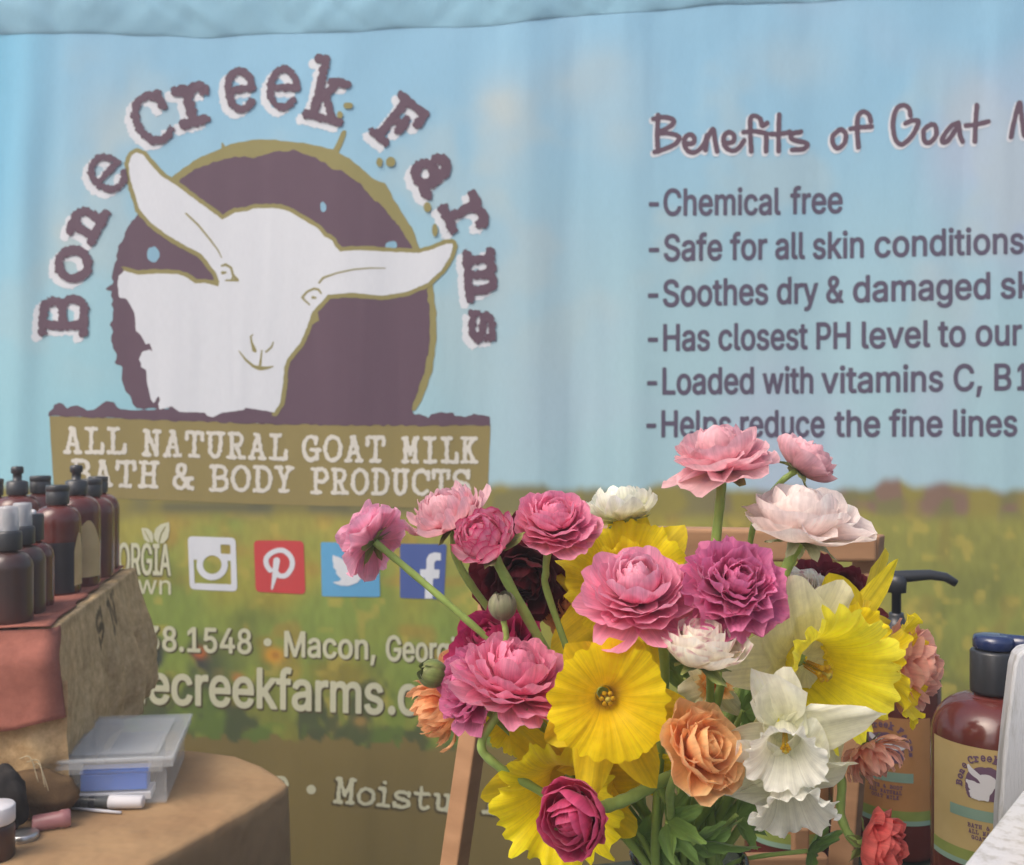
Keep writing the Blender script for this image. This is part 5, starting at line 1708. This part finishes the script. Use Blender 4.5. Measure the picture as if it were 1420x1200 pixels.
# ------------------------------------------------------------------ daffodils
DAFF = "daffodils in the bouquet"
def corona(acc, rng, prof, cols, fr=.06, nf=9, pleat=.02, teeth=.03, nu=132, tdark=None):
    """trumpet turned from (radius, height) points, frilled towards the rim"""
    prof = np.array(prof)
    t0 = np.linspace(0, 1, len(prof))
    nv = 26
    tv = np.linspace(0, 1, nv)
    # smooth the outline
    pr = np.interp(tv, t0, prof[:, 0]); pz = np.interp(tv, t0, prof[:, 1])
    for _ in range(2):
        pr[1:-1] = (pr[:-2] + 2 * pr[1:-1] + pr[2:]) / 4
        pz[1:-1] = (pz[:-2] + 2 * pz[1:-1] + pz[2:]) / 4
    a = np.linspace(0, 2 * np.pi, nu, endpoint=False)
    ph = rng.uniform(0, 6.28, 8)
    Rm = prof[:, 0].max()
    w1 = np.sin(nf * a + ph[0] + .7 * np.sin(2 * a + ph[5])) + .6 * np.sin((nf * 2 - 1) * a + ph[1]) + .35 * np.sin(nf * 3.0 // 1 * a + ph[2])
    w2 = np.sin((nf + 2) * a + ph[3]) + .5 * np.sin((2 * nf + 3) * a + ph[4])
    tt = np.interp(a, np.linspace(0, 2 * np.pi, nu + 1), np.append(rng.uniform(-1, 1, nu), 0))
    tt = (tt + np.roll(tt, 1)) * .6
    lob = np.abs(np.sin(nf * 1.5 * a + ph[6] + .4 * np.sin(3 * a)))
    k = (tv ** 3)[:, None]
    kk = sstep(.35, 1, tv)[:, None]
    r = pr[:, None] * (1 + .035 * np.sin(3 * a + ph[7]) * tv[:, None]) + Rm * (fr * k * w2[None] * .6 + pleat * kk * np.sin(23 * a + 2.5 * np.sin(3 * a))[None] * .25)
    z = pz[:, None] + Rm * (fr * k * w1[None] + pleat * kk * ((fbm(a * 9, tv[:, None] * 1.2, 1, 13, 3) - .5) * 4 * np.sin(a / 2) ** .5) * .8)
    r = r + Rm * teeth * (tv ** 10)[:, None] * (tt + 1.6 * (lob - .6))[None]
    X = r * np.cos(a); Y = r * np.sin(a)
    P = np.stack([X, Y, z], -1).reshape(-1, 3)
    f = [(i * nu + j, i * nu + (j + 1) % nu, (i + 1) * nu + (j + 1) % nu, (i + 1) * nu + j) for i in range(nv - 1) for j in range(nu)]
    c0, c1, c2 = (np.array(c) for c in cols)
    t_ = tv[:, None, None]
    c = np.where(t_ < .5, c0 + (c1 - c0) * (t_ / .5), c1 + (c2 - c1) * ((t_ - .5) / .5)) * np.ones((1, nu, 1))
    stre = 1 + .08 * (fbm(a * 22, 0 * a, 1, 3, 2) - .5)[None, :, None] * 2
    c = np.clip(c * stre, 0, 1)
    uv = np.stack([np.sin(a)[None] * 7 + 0 * tv[:, None], tv[:, None] + 0 * a[None], np.cos(a)[None] * 5 + 0 * tv[:, None]], -1).reshape(-1, 3)
    acc.add(P, f, c.reshape(-1, 3), uv)

def daffodil(label, px, py, d, ax, seed, cr, prof, ccols, tcols, tl=1.45, tw=.5, ta=82, tn=6, az0=0.3, via=(), stem=True, fr=.06, nf=9, pleat=.02, teeth=.03, st=True, azs=None, tls=None, tas=None, tip=.12, truf=.07, sr=.0026, curl=0, twst=.1, double=False, group=DAFF, tws=None):
    """cr = radius of the trumpet's mouth in pixels; tepals are tl mouth radii long"""
    rng = np.random.RandomState(seed)
    R = cr * d / F
    z = Vector((ax[0], -ax[2], ax[1])).normalized()
    zc = prof[-1][1] * R
    base = at(px, py, d) - z * zc
    root = empty("daffodil", tuple(base))
    tag(root, label, "flower", group)
    M = frame(ax)
    acc = Acc()
    corona(acc, rng, [(a * R, b * R) for a, b in prof], [lin(*c) for c in ccols], fr, nf, pleat, teeth)
    if double:
        corona(acc, rng, [(a * R * .62, b * R * .9 + .05 * R) for a, b in prof], [lin(*c) for c in ccols], fr * 1.4, nf - 2, pleat, teeth)
    acc.build("trumpet", m_petal, root, M, base)
    acc = Acc()
    azl = azs if azs is not None else [az0 + 2 * math.pi * k / tn for k in range(tn)]
    for k, az in enumerate(azl):
        L = R * (tls[k] if tls else tl) * (1 + rng.normal(0, .04))
        a1 = (tas[k] if tas else ta) + rng.normal(0, 6)
        petal(acc, rng, az, 62, a1 + curl, L, R * (tws[k] if tws else tw) * (1 + rng.normal(0, .06)), R * .10, -.06 * R + (.03 * R if k % 2 else 0), [lin(*c) for c in tcols], wrap=2.4, tip=tip, ruf=truf, R=R, rnd=.55, narrow=.45, imb=0, twist=rng.normal(0, twst), power=.35, hwmax=.45, cupx=-.05)
    acc.build("tepals", m_petal, root, M, base)
    if st:
        z0 = .1 * R
        hh = max(.35 * R, prof[-1][1] * R * .62)
        for k in range(6):
            a = 6.283 * k / 6
            v, f = tube([(math.cos(a) * R * .05, math.sin(a) * R * .05, z0), (math.cos(a) * R * .07, math.sin(a) * R * .07, hh * .75), (math.cos(a) * R * .10, math.sin(a) * R * .10, hh)], [R * .012, R * .012, R * .042], 8)
            mesh_obj("stamen", np.array(v) @ M.T + np.array(base), f, m_petal, root, cols=np.tile(np.array(lin(236, 196, 40)), (len(v), 1)))
        v, f = tube([(0, 0, z0), (0, 0, hh * 1.1), (0, 0, hh * 1.18)], [R * .02, R * .02, R * .05], 10)
        mesh_obj("pistil", np.array(v) @ M.T + np.array(base), f, m_petal, root, cols=np.tile(np.array(lin(222, 206, 90)), (len(v), 1)))
    if stem:
        stem_obj(root, stem_path(base, ax, via, .02), sr, sr)
    return root

Y = ((228, 184, 14), (254, 226, 10), (255, 238, 26))
YD = ((222, 184, 16), (252, 222, 14), (254, 232, 34))
YT = ((234, 200, 26), (250, 222, 36), (252, 230, 70))
YP = ((240, 220, 60), (250, 226, 40), (252, 236, 70))
CR = ((238, 234, 190), (246, 242, 208), (250, 248, 226))
WH = ((240, 240, 214), (250, 248, 232), (252, 251, 242))

FLAT = [(.13, .0), (.16, .12), (.19, .28), (.27, .44), (.42, .58), (.62, .66), (.84, .70), (1.0, .70)]
WIDE = [(.34, 0), (.42, .28), (.54, .52), (.70, .72), (.88, .84), (1.0, .86)]
BELL = [(.30, 0), (.36, .2), (.44, .45), (.56, .7), (.72, .90), (.88, 1.02), (1.0, 1.06)]
DEEP = [(.34, 0), (.40, .3), (.50, .6), (.62, .85), (.78, 1.04), (.92, 1.14), (1.0, 1.17)]

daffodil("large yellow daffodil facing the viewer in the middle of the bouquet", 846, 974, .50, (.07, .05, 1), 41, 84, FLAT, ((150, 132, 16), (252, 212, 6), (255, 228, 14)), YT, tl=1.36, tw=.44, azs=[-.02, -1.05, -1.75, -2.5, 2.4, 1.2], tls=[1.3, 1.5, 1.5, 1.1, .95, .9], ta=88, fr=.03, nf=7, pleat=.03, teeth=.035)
daffodil("yellow ruffled daffodil behind the large pink ranunculus", 866, 800, .60, (-.14, .40, .88), 42, 84, BELL, YD, YT, tl=1.36, tw=.5, azs=[.9, 1.6, 2.85, 3.9, 5.0, 0.05], fr=.10, nf=8, teeth=.05, double=True, st=False)
daffodil("frilly yellow daffodil at the bottom behind the crimson ranunculus", 772, 1122, .545, (-.25, -.10, .95), 43, 88, BELL, Y, YT, tl=1.25, tw=.45, azs=[.35, 1.35, 2.2, 3.4, 4.6, 5.7], fr=.09, nf=8, teeth=.07, st=False)
daffodil("pale daffodil with a big frilly yellow trumpet at the right", 1166, 946, .515, (.36, -.12, .92), 44, 100, WIDE, ((236, 214, 16), (253, 238, 22), (255, 244, 70)), CR, tl=1.30, tw=.52, azs=[1.15, 2.0, 3.15, 3.95, 5.05, -.3], tls=[1.1, 1.38, 1.36, 1.25, 1.5, .9], fr=.07, nf=10, teeth=.085, pleat=.05)
daffodil("yellow daffodil turned to the right behind the pale one", 1268, 926, .57, (.84, .04, .48), 45, 74, DEEP, YD, ((240, 212, 50), (246, 222, 60), (248, 228, 90)), tl=1.75, tw=.50, azs=[1.35, 2.15, .55, 3.4, 4.4, 5.4], tls=[1.9, 1.6, 1.2, 1.2, 1.3, 1.3], tas=[76, 84, 70, 84, 84, 84], fr=.08, nf=8, teeth=.06, st=False)
daffodil("single yellow daffodil with slender petals rising behind the pale one", 1188, 890, .545, (.04, .12, .98), 51, 50, BELL, YD, YP, tl=1.75, tw=.62, tws=[.72, .34, .5, .5, .5, .5], azs=[1.95, .98, 2.9, 3.6, 4.7, 5.6], tls=[1.75, 2.3, 1.2, 1.2, 1.2, 1.2], fr=.08, st=False)
daffodil("white daffodil with pointed petals below the pale yellow one", 1090, 1056, .485, (-.22, -.38, .88), 46, 56, DEEP, WH, WH, tl=1.75, tw=.72, azs=[.45, 1.3, 2.35, 3.5, 4.5, 5.5], tls=[2.0, 1.3, 1.4, 1.5, 1.3, 1.2], tas=[92, 95, 95, 88, 92, 92], fr=.08, nf=6, teeth=.06, tip=.3, pleat=.03, twst=.35, truf=.13)
daffodil("white daffodil hanging downwards at the bottom of the bouquet", 1104, 1132, .50, (.0, -.62, .66), 47, 58, DEEP, WH, WH, tl=1.6, tw=.72, azs=[.3, 1.3, 2.4, 3.45, 4.5, 5.5], tls=[1.4, 1.5, 1.5, 2.1, 1.5, 1.3], ta=92, fr=.10, nf=7, teeth=.08, tip=.22, twst=.35, truf=.14, st=False)
daffodil("small cream daffodil with an orange centre behind the peach flower", 992, 948, .575, (.10, .25, .9), 48, 26, BELL, ((226, 120, 40), (240, 160, 70), (248, 214, 150)), CR, tl=2.0, tw=.7, fr=.12, nf=6, teeth=.1, truf=.2, double=True)
daffodil("yellow daffodil half hidden under the large middle one", 880, 1078, .56, (.25, -.55, .75), 49, 56, BELL, YD, YT, tl=1.6, tw=.5, azs=[.1, 1.2, 2.3, 3.3, 4.4, 5.4], fr=.08, st=False)
daffodil("yellow daffodil at left under the light rose ranunculus", 700, 1018, .60, (-.45, -.35, .75), 50, 34, BELL, YD, YT, tl=1.7, tw=.42, fr=.08, st=False)

# ------------------------------------------------------------------ leaves and vase
def leaf_sprig(label, px, py, d, ax, size, seed, lobes=5):
    rng = np.random.RandomState(seed)
    R = size * d / F / 2
    z = Vector((ax[0], -ax[2], ax[1])).normalized()
    base = at(px, py, d)
    root = empty("leaf_sprig", tuple(base))
    tag(root, label, "leaf", "cut leaves in the bouquet")
    M = frame(ax)
    acc = Acc()
    g1, g2 = lin(100, 132, 64), lin(126, 160, 84)
    for k in range(lobes):
        az = (k - (lobes - 1) / 2) * .55 + rng.normal(0, .08)
        petal(acc, rng, az, 80, 92 + rng.normal(0, 12), R * (1.8 - .25 * abs(k - (lobes - 1) / 2)), R * .36, R * .03, 0, (g1, g2, lin(120, 150, 80)), wrap=4, tip=.25, ruf=.10, R=R, rnd=.5, narrow=.25, jag=.16, cupx=.06, hwmax=.55, imb=0)
    acc.build("blade", m_leafy, root, M, base)
    j = Vector((rng.uniform(-.02, .02), rng.uniform(-.015, .015), 0))
    stem_obj(root, [base, base.lerp(GATHER, .5) + Vector((0, .006, 0)), GATHER + j, VBASE - j * .7], .0013, .0015)
for i, (px, py, d, ax, size, lb) in enumerate((
        (925, 1140, .56, (-.6, .2, .7), 72, "dark green cut leaf under the middle yellow daffodil"),
        (962, 1168, .55, (.1, -.6, .7), 80, "green lobed leaf low in the centre near the vase rim"),
        (1022, 1130, .56, (.5, .1, .8), 70, "lobed leaf between the peach flower and hanging white daffodil"),
        (1030, 985, .575, (.3, .4, .8), 64, "leaf showing between the cream daffodil and white petals"),
        (895, 1165, .585, (-.4, -.3, .8), 74, "broad dark leaf left of the vase beneath the daffodils"),
        (760, 1050, .61, (-.5, .2, .7), 70, "dark leaf behind the stems left of the middle daffodil"),
        (905, 900, .64, (0, .4, .8), 90, "dark leaf deep behind the middle daffodil"),
        (1060, 930, .63, (.2, .4, .8), 100, "large dark leaf behind the pale daffodil's petals"),
        (1120, 1180, .60, (.6, -.2, .7), 60, "leaf at the lower right below the hanging white daffodil"))):
    leaf_sprig(lb, px, py, d, ax, size, 60 + i)

m_glass, nt_, b_ = new_mat("clear_glass")
b_.inputs['Base Color'].default_value = (.93, .97, .95, 1)
b_.inputs['Roughness'].default_value = .03
b_.inputs['Transmission Weight'].default_value = 1.0
b_.inputs['IOR'].default_value = 1.45
vc_ = at(955, 1188, .60)
vz = vc_.z
vc_.z = TZ + .001
hv = vz - TZ - .001
vs_, fs_ = lathe([(0, 0), (.030, 0), (.034, .003), (.036, .012), (.036, hv * .8), (.034, hv * .9), (.0345, hv * .97), (.036, hv), (.0335, hv), (.032, hv * .9), (.0335, hv * .8), (.0335, .012), (.031, .006), (0, .006)], vc_, 56, False)
vo = mesh_obj("glass_vase", vs_, fs_, m_glass, origin=tuple(vc_))
tag(vo, "clear glass jar holding the mixed bouquet", "vase")

# ------------------------------------------------------------------ added volume box standing in for veiling glare of the lens
hb_v, hb_f = box_pts((-9.5, -9.5, -1), (19, 0, 0), (0, 19, 0), (0, 0, 3.3))
hm = bpy.data.materials.new("glare_volume")
hm.use_nodes = True
hn = hm.node_tree
hn.nodes.remove(hn.nodes["Principled BSDF"])
pv = hn.nodes.new("ShaderNodeVolumePrincipled")
pv.inputs['Color'].default_value = (.93, .95, .97, 1)
pv.inputs['Density'].default_value = 0.048
pv.inputs['Anisotropy'].default_value = 0.3
hn.links.new(pv.outputs[0], hn.nodes["Material Output"].inputs['Volume'])
hz_ = mesh_obj("glare_veil", hb_v, hb_f, hm, smooth=False, kind="stuff")
